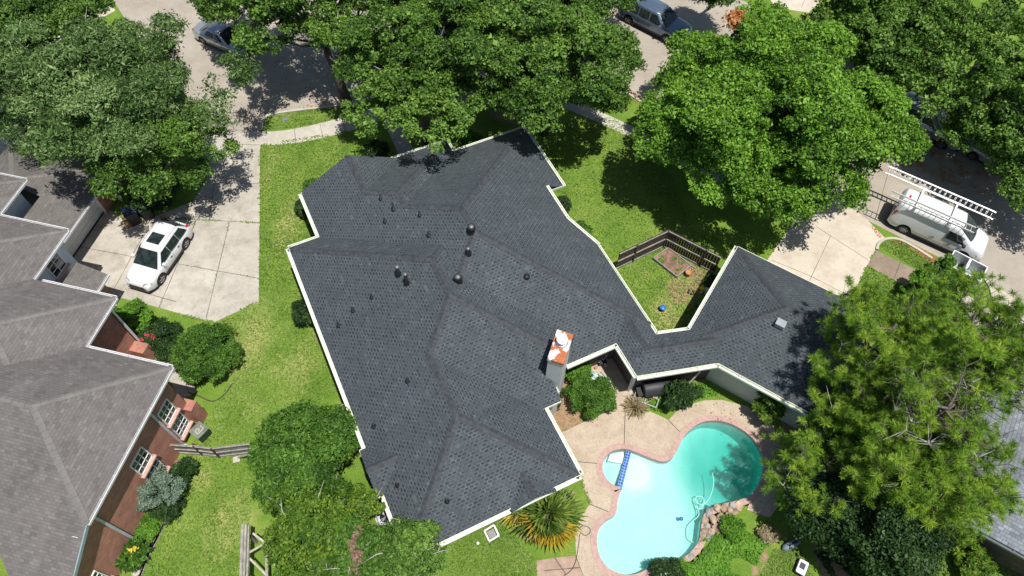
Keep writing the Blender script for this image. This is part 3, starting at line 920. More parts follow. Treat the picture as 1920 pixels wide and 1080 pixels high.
def gutter(parent, org, A, B, out, m, w=0.17, h=0.13):
    """open trough along the eave A-B, hanging outwards"""
    A, B = A - org, B - org
    d = (B - A); L = d.length; d.normalize(); o = out.normalized()
    mb = MB(); Z = Vector((0, 0, 1))
    c = (A + B) / 2
    mb.box(c + o * (w / 2) - Z * (h - .01), (L, w, .02), axes=(d, o, Z))
    mb.box(c + o * (w - .022) - Z * (h / 2 - .01), (L, .045, h - .02), axes=(d, o, Z))
    mb.box(c + o * .008 - Z * (h / 2 + .02), (L, .016, h + .04), axes=(d, o, Z))
    for e in (A, B): mb.box(e + o * (w / 2) - Z * (h / 2 - .005), (.012, w - .01, h - .03), axes=(d, o, Z))
    k = int(L / 1.2)
    for i in range(1, k + 1):
        mb.box(A + d * (L * i / (k + 1)) + o * (w / 2) + Z * .004, (.03, w - .03, .012), axes=(d, o, Z))
    return mb.build("gutter", m, parent)

def walls(name, parent, F, org, outline, inset, z1, m, alt=()):
    pts = offset_loop([Vector((p[0], p[1], 0)) for p in outline], -inset)
    mb = MB(); n = len(pts); run = 0
    for i in range(n):
        a, b = pts[i], pts[(i + 1) % n]
        A, B = F(a.x, a.y) - org, F(b.x, b.y) - org
        L = (B - A).length
        U = Vector((0, 0, 1)) * z1
        mb.face([A, B, B + U, A + U], 1 if i in alt else 0, [(run, 0), (run + L, 0), (run + L, z1), (run, z1)]); run += L
    return mb.build(name, m, parent), pts

# ------------------------------------------------------------------ the main house
F1 = frame(math.radians(-62.6))
ZE, PT = 2.75, 0.54
house = thing("brick_house", "large single-storey house with dark charcoal hipped shingle roof and cream gutters", "house", F1(-17, 6))
O1 = house.location.copy()
g1 = Vector((-15.0, 21.9)); gd = Vector((.853, .521)); gp_ = Vector((.525, -.851)); GW, GL = 7.3, 8.0
gA, gB, gC, gD = g1, g1 + gd * GL, g1 + gd * GL + gp_ * GW, g1 + gp_ * GW
gm = (gA + gC) / 2
t9, t10, p2, p1 = Vector((-12.2, 14.75)), Vector((-11.69, 16.53)), Vector((-10.57, 12.65)), Vector((-9.44, 17.0))
dP = (p1 - p2).normalized()
pm = (t10 + p1) / 2
hN = half(t9, t10, pm); hS = half(p2, p1, pm)
pieces1 = [
    rect_piece(-25.45, -10.7, -.76, 11.75, ZE, PT, foot=[[(-25.45, -.76), (-12.6, -.76), (-12.6, 9.6), (-14.6, 11.75), (-25.45, 11.75)], [(-12.6, -.76), (-11.0, -.76), (-11.0, 8.6), (-12.6, 8.6)]]),
    rect_piece(-17, -7.4, -.76, 7.73, ZE, PT, "sew"),
    rect_piece(-28.2, -12.6, 1.0, 14.95, ZE, PT, foot=[[(-28.2, 1), (-23, 1), (-23, 15.1), (-28.2, 15.1)], [(-23, 1), (-20.4, 1), (-20.4, 13.9), (-23, 13.9)],
               [(-20.4, 1), (-18.4, 1), (-18.4, 14.8), (-20.4, 13.9)], [(-18.4, 1), (-12.6, 1), (-12.6, 14.8), (-18.4, 14.8)]]),
    rect_piece(-29.2, -20, 1.0, 10.25, ZE, PT, "new", foot=[[(-29.2, 6.3), (-20, 6.3), (-20, 10.25), (-29.2, 10.25)], [(-28.9, 1), (-20, 1), (-20, 6.3), (-28.9, 6.3)]]),
    rect_piece(-29.0, -22, 1.0, 7.3, ZE, PT, "ew"),
    Piece([(0, -1, 14.8, ZE, PT), (0, 1, -12.65, ZE, PT), (*hS, ZE, PT)], [[(-16, 12.65), (p2.x, 12.65), (p2.x + (14.8 - 12.65) * .2597, 14.8), (-16, 14.8)]]),
    Piece([(*hN, ZE, PT), (*hS, ZE, PT), (0, 1, -12.65, ZE, PT)], [[tuple(p2), tuple(p2 + dP * 6.6), tuple(t9 + dP * 6.2), tuple(t9 - dP * 2.1)]]),
    Piece([(*half(gA, gB, gm), ZE, PT), (*half(gB, gC, gm), ZE, PT), (*half(gC, gD, gm), ZE, PT), (*half(gD, gA, gm), ZE, PT)], [[tuple(gA), tuple(gB), tuple(gC), tuple(gD)]]),
    rect_piece(-12.85, -10.4, -1.05, 3, ZE, PT, "ns"),
    rect_piece(-12, -7.2, 4.1, 6.4, ZE, PT, "ew"),
]
fc1, hp1 = envelope(pieces1)
rf = roof_mesh(fc1, F1, O1).build("roof", MT['roof'], house)
cap_mesh(hp1, F1, O1).build("ridge_cap", MT['cap'], house)
OUT1 = [(-28.9, 1.0), (-28.9, 6.3), (-29.2, 6.3), (-29.2, 10.25), (-28.2, 10.25), (-28.2, 15.1), (-23.0, 15.1), (-23.0, 13.9), (-20.4, 13.9), (-18.4, 14.8), (-12.2, 14.8), (-11.69, 16.53),
        tuple(gA), tuple(gB), tuple(gC), (-9.42, 16.76), (-10.57, 12.65), (-12.6, 12.65), (-12.6, 8.6), (-11.0, 8.6), (-11.0, 7.73), (-7.4, 7.73), (-7.4, -.76), (-10.4, -.76), (-10.4, -1.05), (-12.85, -1.05), (-12.85, -.76), (-25.45, -.76), (-25.45, 1.0)]
wl, _ = walls("wall", house, F1, O1, OUT1, 0.42, ZE - .12, [MT['brick_d'], MT['sage']], (12, 13, 14))
mb = MB(); sp = [F1(*q, ZE - .10) - O1 for q in OUT1]
mb.poly(sp); mb.build("soffit", MT['soffit'], house)
# fascia under every eave, gutters where the photo shows them
def zr(x, y): return max([pc.z(x, y) for pc in pieces1 if any(inside(f, np.array([x]), np.array([y]))[0] for f in pc.foot)] or [ZE])
mb = MB()
n = len(OUT1)
for i in range(n):
    a, b = Vector(OUT1[i]), Vector(OUT1[(i + 1) % n])
    mid = (a + b) / 2
    A, B = F1(a.x, a.y, ZE - .04) - O1, F1(b.x, b.y, ZE - .04) - O1
    d = (B - A).normalized()
    mb.bar(A, B, .03, .15)
mb.build("fascia", MT['gutter'], house)
GUT1 = [((-25.45, -.76), (-12.85, -.76)), ((-28.9, 1.0), (-25.45, 1.0)), ((-25.45, .95), (-25.45, -.76)), ((-29.2, 6.3), (-29.2, 10.25)), ((-29.2, 10.25), (-28.2, 10.25)), ((-28.2, 10.25), (-28.2, 15.1)), ((-28.2, 15.1), (-23.0, 15.1)),
        ((-18.4, 14.8), (-12.2, 14.8)), ((-12.2, 14.8), (-11.69, 16.53)), ((-11.69, 16.53), tuple(gA)), (tuple(gB), tuple(gC)), (tuple(gC), (-9.42, 16.76)), ((-9.42, 16.76), (-10.57, 12.65)), ((-10.57, 12.65), (-12.6, 12.65)), ((-12.6, 12.65), (-12.6, 9.75)),
        ((-11.0, 7.73), (-7.4, 7.73)), ((-7.4, 7.73), (-7.4, -.76)), ((-7.4, -.76), (-10.4, -.76))]
area1 = sum(OUT1[i][0] * OUT1[(i + 1) % n][1] - OUT1[(i + 1) % n][0] * OUT1[i][1] for i in range(n))
def outward(a, b):
    for s in (1, -1):
        d = Vector((b[0] - a[0], b[1] - a[1])).normalized(); o = Vector((d.y, -d.x)) * s
        m = (Vector(a) + Vector(b)) / 2 + o * .2
        if not inside(OUT1, np.array([m.x]), np.array([m.y]))[0]: return o
    return o
for a, b in GUT1:
    o = outward(a, b); gutter(house, O1, F1(*a, ZE - .01), F1(*b, ZE - .01), F1(o.x, o.y), MT['gutter'])
# raised eave over the recessed wall beside the garden: fascia follows the cut
for a, b in (((-23.0, 13.9), (-20.4, 13.9)), ((-20.4, 13.9), (-18.4, 14.8))):
    za, zb = zr(a[0] + .03, a[1] - .05), zr(b[0] - .03, b[1] - .05)
    gutter(house, O1, F1(a[0], a[1], za), F1(b[0], b[1], zb), F1(0, 1), MT['gutter'])
    mb = MB(); A, B = F1(*a) - O1, F1(*b) - O1
    mb.face([A + Vector((0, 0, ZE - .2)), B + Vector((0, 0, ZE - .2)), B + Vector((0, 0, zb - .03)), A + Vector((0, 0, za - .03))]); mb.build("soffit", MT['soffit'], house)
# gable ends
def gable(name, parent, F, org, a, b, top, z0, m):
    mb = MB(); mb.face([F(*a, z0) - org, F(*b, z0) - org, F(*top) - org]); return mb.build(name, m, parent)
gable("gable_wall", house, F1, O1, (-28.85, 1.0), (-28.85, 7.3), (-28.85, 4.15, ZE + 3.15 * PT), ZE - .1, MT['sage'])
gable("gable_wall", house, F1, O1, (-12.85, -.95), (-10.4, -.95), (-11.62, -.95, ZE + 1.2 * PT), ZE - .1, MT['sage'])
gable("gable_wall", house, F1, O1, (-7.26, 4.1), (-7.26, 6.4), (-7.26, 5.25, ZE + 1.12 * PT), ZE - .1, MT['gutter'])
# chimney: boxed chase with rusty metal cap and round flue
def on_roof(px, py, z0=4.0):
    """point of the main roof seen at a photo pixel"""
    z = z0
    for _ in range(12):
        p = P(px, py, z); u = p.x * math.cos(math.radians(-62.6)) + p.y * math.sin(math.radians(-62.6)); v = -p.x * math.sin(math.radians(-62.6)) + p.y * math.cos(math.radians(-62.6))
        z = zr(u, v)
    return P(px, py, z)
mb = MB()
CZ = 5.6
cc = [F1(*q) - O1 for q in ((-13.28, 9.37), (-12.74, 9.90), (-11.66, 8.84), (-12.18, 8.31))]
mb.prism([(c.x, c.y) for c in cc], 0, CZ - .06)
ch = mb.build("chimney", simple("chase_siding", (0.55, 0.55, 0.54), 0.7, 0.06, 2.0), house)
mb = MB(); cx = sum((c.x for c in cc)) / 4; cy = sum((c.y for c in cc)) / 4
big = [((c.x - cx) * 1.07 + cx, (c.y - cy) * 1.07 + cy) for c in cc]
mb.prism(big, CZ - .16, CZ)
mb.build("chimney_cap", MT['rustcap'], ch)
mb = MB(); q = F1(-12.62, 9.25) - O1
mb.lathe([(.19, CZ), (.19, CZ + .28)], (q.x, q.y, 0), 20); mb.lathe([(.27, CZ + .30), (.27, CZ + .35), (.26, CZ + .355)], (q.x, q.y, 0), 20, smooth=False)
mb.lathe([(.30, CZ + .005), (.20, CZ + .04)], (q.x, q.y, 0), 20)
mb.build("flue", simple("pale_flue_metal", (0.66, 0.67, 0.68), 0.4, 0.1, 6.0, 0.3), ch)
mb = MB()
e0, e1 = F1(-12.2, 8.3) - O1, F1(-12.75, 7.9) - O1
mb.bar(F1(-12.55, 7.95, 3.62) - O1, F1(-12.1, 8.32, 3.3) - O1, .10, .06); mb.build("flashing", MT['trim_w'], ch)
mb = MB(); w0 = F1(-11.55, 8.55) - O1
mb.box((w0.x - .1, w0.y + .15, 1.4), (.55, .5, 2.8), math.radians(-62.6)); mb.build("chase_base", simple("chase_lower_siding", (0.48, 0.48, 0.47), 0.7, 0.06, 2.0), ch)
# roof vents
def vent(px, py, r, h, kind):
    b = on_roof(px, py) - O1
    mb = MB()
    if kind == 'pipe':
        mb.lathe([(r * 2.3, -.10), (r * 2.2, .02), (r * 1.2, .10), (r, .10), (r, h), (r * .7, h), (r * .7, h - .05)], b, 12)
        return mb.build("vent_pipe", MT['black'], house)
    if kind == 'flue':
        mb.lathe([(r * 2.0, -.1), (r * 1.9, .04), (r, .14), (r, h)], b, 14)
        o = mb.build("flue_pipe", MT['black'], house)
        m2 = MB(); m2.lathe([(r * 1.1, h), (r * 1.1, h + .03), (r * .8, h + .08), (r * .2, h + .10)], b, 14); m2.build("flue_cap", MT['dull'], o); return o
    if kind == 'turbine':
        mb.lathe([(r * 1.1, -.15), (r * 1.05, .05), (r * .85, .12), (r * .95, h * .55), (r * 1.02, h * .8), (r * .9, h)], b, 20)
        o = mb.build("roof_ventilator", MT['black'], house)
        m2 = MB(); m2.lathe([(r * .62, h), (r * .5, h + .03), (r * .35, h + .05), (r * .1, h + .06)], b, 20, smooth=False); m2.build("ventilator_glint", MT['dull'], o); return o  # paler disc stands in for the bright reflection atop the black dome
for q in ((714, 373), (722, 416), (787, 404), (804, 442), (697, 558), (662, 583), (635, 611), (764, 715), (701, 800), (745, 910), (838, 940)): vent(*q, .055, .34, 'pipe')
vent(738, 393, .06, .55, 'pipe'); vent(878, 475, .09, .38, 'flue'); vent(747, 514, .10, .62, 'flue'); vent(763, 531, .09, .78, 'flue'); vent(987, 518, .08, .22, 'pipe')
vent(884, 434, .21, .42, 'turbine'); vent(859, 527, .21, .40, 'turbine')
b = P(1463, 608, 4.35) - O1; bz = 4.35
mb = MB(); mb.box((b.x, b.y, bz), (.42, .36, .26), math.radians(-31)); mb.box((b.x, b.y, bz + .14), (.48, .42, .05), math.radians(-31)); mb.build("roof_vent_box", simple("grey_vent_metal", (0.30, 0.32, 0.34), 0.45, 0.1, 5.0), house)
# garage wall details and a downpipe by the patio
mb = MB(); mb.tube([F1(-9.9, 16.55, 2.6) - O1, F1(-9.9, 16.4, 1.2) - O1, F1(-9.5, 14.9, .15) - O1], .05, 8); mb.build("downpipe", MT['alu'], house)
mb = MB(); q = F1(-10.95, 12.95) - O1; mb.box((q.x, q.y, 1.3), (.16, .16, 2.6), math.radians(-62.6)); mb.build("post", MT['trim_w'], house)

# ------------------------------------------------------------------ the neighbour's house
A2 = math.radians(-101.5)
F2 = frame(A2)
def uv2(px, py, z):
    p = P(px, py, z); return (p.x * math.cos(A2) + p.y * math.sin(A2), -p.x * math.sin(A2) + p.y * math.cos(A2))
nb = thing("brick_house", "two-storey red brick house with weathered brown roof, cut by the left edge", "house", F2(-10, -26))
O2 = nb.location.copy()
Z2, P2 = 5.0, 0.52
VE = -18.0
d1, d2 = uv2(0, 1003, 3.8), uv2(40, 1080, 3.8)
pieces2 = [
    Piece([(1, 0, 10.43, Z2, P2), (-1, 0, -3.15, Z2, P2), (0, -1, VE, Z2, P2)], [[(-10.43, -44), (-10.43, VE), (1.5, VE), (1.5, -18.6), (-2.0, -22.0), (-2.0, -44)]]),
    Piece([(1, 0, 13.2, Z2, P2), (-1, 0, -6.4, Z2, P2), (0, -1, -22.4, Z2, P2)], [[(-13.2, -44), (-13.2, -22.4), (-6.4, -22.4), (-6.4, -44)]]),
    Piece([(1, 0, 16.3, Z2, P2), (-1, 0, -9, Z2, P2), (0, -1, -26.88, Z2, P2)], [[(-16.3, -44), (-16.3, -26.88), (-9, -26.88), (-9, -44)]]),
    Piece([(1, 0, 18.8, Z2, P2), (-1, 0, -12, Z2, P2), (0, -1, -30.9, Z2, P2)], [[(-18.8, -44), (-18.8, -30.9), (-12, -30.9), (-12, -44)]]),
    Piece([(1, 0, 22.6, 2.6, .48), (0, -1, -28.88, 2.6, .48), (0, 1, 35.9, 2.6, .48)], [[(-22.6, -35.9), (-22.6, -28.88), (-13.0, -28.88), (-13.0, -35.9)]]),
    Piece([(0, -1, -25.4, 2.55, .42)], [[(-15.5, -27.6), (-15.5, -25.4), (-13.4, -25.4), (-13.4, -27.6)]]),
]
fc2, hp2 = envelope(pieces2)
roof_mesh(fc2, F2, O2).build("roof", MT['roof2'], nb)
cap_mesh(hp2, F2, O2, 0.3, 0.15, 3).build("ridge_cap", MT['cap2'], nb)
mb = MB()
for z, pts in ((Z2 - .1, [(-10.43, -44), (-10.43, VE), (-3.15, VE), (-3.15, -44)]), (Z2 - .104, [(-13.2, -44), (-13.2, -22.4), (-10.43, -22.4), (-10.43, -44)]), (Z2 - .108, [(-16.3, -44), (-16.3, -26.88), (-13.2, -26.88), (-13.2, -44)]), (Z2 - .112, [(-18.8, -44), (-18.8, -30.9), (-16.3, -30.9), (-16.3, -44)]), (2.5, [(-22.6, -35.9), (-22.6, -28.88), (-13.0, -28.88), (-13.0, -35.9)])):
    mb.poly([F2(*q, z) - O2 for q in pts])
mb.build("soffit", MT['soffit'], nb)
def wall2(pts, z0, z1, m, name="wall"):
    mb = MB(); run = 0
    for a, b in zip(pts, pts[1:]):
        A, B = F2(*a) - O2, F2(*b) - O2; L = (B - A).length
        za = z1 if not isinstance(z1, dict) else z1.get(a, 5); zb = z1 if not isinstance(z1, dict) else z1.get(b, 5)
        mb.face([A + Vector((0, 0, z0)), B + Vector((0, 0, z0)), B + Vector((0, 0, zb)), A + Vector((0, 0, za))], 0, [(run, z0), (run + L, z0), (run + L, zb), (run, za)]); run += L
    return mb.build(name, m, nb)
VW = -18.33
wall2([(-9.95, -40), (-9.95, VW), (-3.0, VW)], 0, Z2 - .1, MT['brick'])
wall2([(-3.0, VW), (1.2, VW), (1.2, -40)], 0, {(-3.0, VW): 4.85, (1.2, VW): 2.7, (1.2, -40): 2.7}, MT['brick'])
wall2([(-12.75, -40), (-12.75, -22.9), (-9.95, -22.9)], 0, Z2 - .1, MT['brick'])
wall2([(-15.85, -40), (-15.85, -27.4), (-12.75, -27.4)], 0, Z2 - .1, MT['siding_w'])
wall2([(-18.35, -40), (-18.35, -31.4), (-15.85, -31.4)], 2.6, Z2 - .1, MT['siding_w'])
wall2([(-22.1, -35.4), (-22.1, -29.7), (-20.75, -29.7)], 0, 2.5, MT['brick'])
wall2([(-20.75, -29.7), (-20.75, -29.95)], 0, 2.5, MT['trim_w'])
wall2([(-17.0, -29.95), (-15.85, -29.7)], 0, 2.5, MT['brick'])
wall2([(-15.3, -27.4), (-15.3, -25.9), (-13.6, -25.9), (-13.6, -27.4)], 0, 2.45, MT['brick'])
dr = wall2([(-20.75, -29.95), (-16.0, -29.95)], 0.03, 2.45, MT['doorpaint'], "garage_door")
mb = MB()
for k in range(1, 4): mb.bar(F2(-20.7, -29.945, .6 * k) - O2, F2(-16.0, -29.945, .6 * k) - O2, .012, .02)
mb.build("door_panel_groove", simple("door_groove", (0.35, 0.35, 0.34), 0.6), dr)
mb = MB(); mb.bar(F2(-20.75, -29.93, .05) - O2, F2(-16.0, -29.93, .05) - O2, .03, .1); mb.build("door_seal", MT['plast'], dr)
gz = Z2 - .01
for a, b, z in (((-10.43, VE), (-3.15, VE), gz), ((-10.43, -22.5), (-10.43, VE), gz), ((-13.2, -22.4), (-10.43, -22.4), gz), ((-13.2, -26.4), (-13.2, -22.4), gz), ((-16.3, -26.88), (-13.2, -26.88), gz), ((-16.3, -30.9), (-16.3, -26.88), gz), ((-18.8, -30.9), (-16.3, -30.9), gz), ((-18.8, -44), (-18.8, -30.9), gz), ((-22.6, -28.88), (-16.0, -28.88), 2.59), ((-15.5, -25.4), (-13.45, -25.4), 2.54)):
    o = Vector((0, 1)) if abs(a[1] - b[1]) < .01 else Vector((-1, 0))
    gutter(nb, O2, F2(*a, z), F2(*b, z), F2(o.x, o.y), MT['gutter_w'], .12, .12)
mb = MB(); mb.bar(F2(-3.15, VE + .03, Z2 - .06) - O2, F2(1.4, VE + .03, Z2 - .06 - 4.55 * P2) - O2, .05, .18); mb.build("barge_board", simple("teal_grey_trim", (0.25, 0.33, 0.36), 0.6), nb)
def pipe2(pts, m=None):
    mb = MB()
    for a, b in zip(pts, pts[1:]): mb.bar(F2(*a) - O2, F2(*b) - O2, .10, .08)
    return mb.build("downpipe", m or simple("pale_blue_downpipe", (0.55, 0.58, 0.62), 0.5, 0.05, 3.0), nb)
pipe2([(-8.3, VE + .05, 4.85), (-8.3, VW + .07, 4.5), (-8.3, VW + .07, .2), (-8.3, VW + .35, .08)])
pipe2([(-3.55, VE + .05, 4.85), (-3.55, VW + .07, 4.5), (-3.55, VW + .07, .2), (-3.55, VW + .35, .08)])
pipe2([(-22.3, -28.8, 2.45), (-22.0, -29.55, 2.2), (-21.9, -29.55, .3), (-21.75, -29.2, .12)], MT['trim_w'])
pipe2([(-12.9, -22.3, 4.85), (-12.8, -22.75, 4.5), (-12.8, -22.75, .3)], MT['trim_w'])
mb = MB(); q = F2(-2.75, VE - .35) - O2
for k in range(4):
    t = A2 + k * math.pi / 2; c = Vector((math.cos(t), math.sin(t), 0)) * .13
    mb.box((q.x + c.x, q.y + c.y, 4.70), (.03, .30, .05), t)
mb.box((q.x, q.y, 4.68), (.26, .26, .04), A2, 1); mb.build("floodlight", [MT['trim_w'], MT['plast']], nb)
def window2(u0, u1, z0, z1, v, nu, nz, half_open=True):
    mb = MB(); Z = Vector((0, 0, 1))
    def q(u, z, d=0): return F2(u, v + d, z) - O2
    fr = MB()
    for a, b in ((q(u0, z0), q(u1, z0)), (q(u0, z1), q(u1, z1)), (q(u0, z0), q(u0, z1)), (q(u1, z0), q(u1, z1))): fr.bar(a, b, .055, .06, up=F2(0, 1))
    for k in range(1, nu): fr.bar(q(u0 + (u1 - u0) * k / nu, z0), q(u0 + (u1 - u0) * k / nu, z1), .035, .035, up=F2(0, 1))
    for k in range(1, nz): fr.bar(q(u0, z0 + (z1 - z0) * k / nz), q(u1, z0 + (z1 - z0) * k / nz), .035, .035, up=F2(0, 1))
    f = fr.build("window", MT['trim_w'], nb)
    g_ = MB(); g_.face([q(u0, z0, -.01), q(u1, z0, -.01), q(u1, z1, -.01), q(u0, z1, -.01)]); g_.build("pane", MT['glass'], f)
    s = MB(); s.box(q((u0 + u1) / 2, z0 - .08, .05), (abs(u1 - u0) + .2, .22, .09), A2); s.build("sill", simple("pink_brick_sill", (0.50, 0.32, 0.25), 0.85, 0.12, 6.0), f)
for (u0, u1, z0, z1, nu, nz) in ((-9.35, -8.5, .65, 2.0, 3, 4), (-9.35, -8.5, 2.35, 3.6, 3, 3), (-6.95, -6.0, .65, 2.0, 3, 4), (-6.95, -6.0, 2.35, 3.6, 3, 3), (-1.75, -.7, .7, 2.2, 3, 4)):
    window2(u0, u1, z0, z1, VW + .03, nu, nz)
mb = MB()
for k in range(1, 2): pass
def winN(u0, u1, z0, z1, v):
    window2(u0, u1, z0, z1, v, 2, 3)
winN(-15.3, -14.35, 3.15, 4.35, -27.37)
# brick wing walls with stepped tops
for (u0, u1, v0, v1, z1) in ((-10.15, -9.6, VW - .3, VW + .42, 1.7), (-12.7, -12.1, -22.9, -22.1, 1.2)):
    mb = MB(); c = [F2(u0, v0) - O2, F2(u1, v0) - O2, F2(u1, v1) - O2, F2(u0, v1) - O2]
    for i in range(4):
        a, b = c[i], c[(i + 1) % 4]; L = (b - a).length; U = Vector((0, 0, z1))
        mb.face([a, b, b + U, a + U], 0, [(0, 0), (L, 0), (L, z1), (0, z1)])
    mb.face([p + Vector((0, 0, z1)) for p in c], 0, [(0, 0), (0.8, 0), (.8, 1.05), (0, 1.05)])
    mb.build("wing_wall", MT['brick'], nb)
mb = MB()
a, b, c, d = [F2(*uv2(*q, 6.2), 6.28 + k) - O2 for q, k in (((0, 733), 0), ((44, 746), 0), ((36, 757), 0), ((0, 749), 0))]
mb.tube([a, b, c, d], .018, 6); mb.build("roof_cable", MT['black'], nb)

# ------------------------------------------------------------------ the house beyond the pines
A3 = math.radians(-31)
F3 = frame(A3)
pA = P(1752, 948, 2.8)
uA, vA = pA.x * math.cos(A3) + pA.y * math.sin(A3), -pA.x * math.sin(A3) + pA.y * math.cos(A3)
h3 = thing("grey_roofed_house", "house with blue-grey shingle roof half hidden behind the pine trees on the right", "house", pA)
MT['roof3'] = shingle("blue_grey_shingles", (0.15, 0.165, 0.19), (0.22, 0.24, 0.27), (0.30, 0.32, 0.35), 0.32, 0.16)
pc3 = [rect_piece(uA, uA + 20, vA, vA + 11, 2.8, .45)]
fc3, hp3 = envelope(pc3)
roof_mesh(fc3, F3, pA * 1.0).build("roof", MT['roof3'], h3)
cap_mesh(hp3, F3, pA * 1.0).build("ridge_cap", simple("blue_grey_cap", (0.19, 0.21, 0.235), 0.8, 0.1), h3)
for o in h3.children:
    o.location = (0, 0, -0.0); o.data.transform(Matrix.Translation((0, 0, pA.z)))
h3.location = (pA.x, pA.y, 0)
walls("wall", h3, F3, Vector((pA.x, pA.y, 0)), [(uA, vA), (uA + 20, vA), (uA + 20, vA + 11), (uA, vA + 11)], .45, 2.75, MT['brick_d'])  # dark brick colour stands in for the deep shade under this eave
mb = MB(); mb.poly([F3(*q, 2.7) - Vector((pA.x, pA.y, 0)) for q in ((uA, vA), (uA + 20, vA), (uA + 20, vA + 11), (uA, vA + 11))]); mb.build("soffit", MT['soffit'], h3)
gutter(h3, Vector((pA.x, pA.y, 0)), F3(uA, vA, 2.79), F3(uA + 20, vA, 2.79), F3(0, -1), simple("dark_gutter_paint", (0.10, 0.12, 0.13), 0.5))
# ------------------------------------------------------------------ vehicles
def lerp_prof(prof, x):
    for (x0, z0), (x1, z1) in zip(prof, prof[1:]):
        if x0 <= x <= x1:
            t = (x - x0) / (x1 - x0 + 1e-9); t2 = t * t * (3 - 2 * t) if False else t
            return z0 + (z1 - z0) * t2
    return prof[-1][1] if x > prof[-1][0] else prof[0][1]

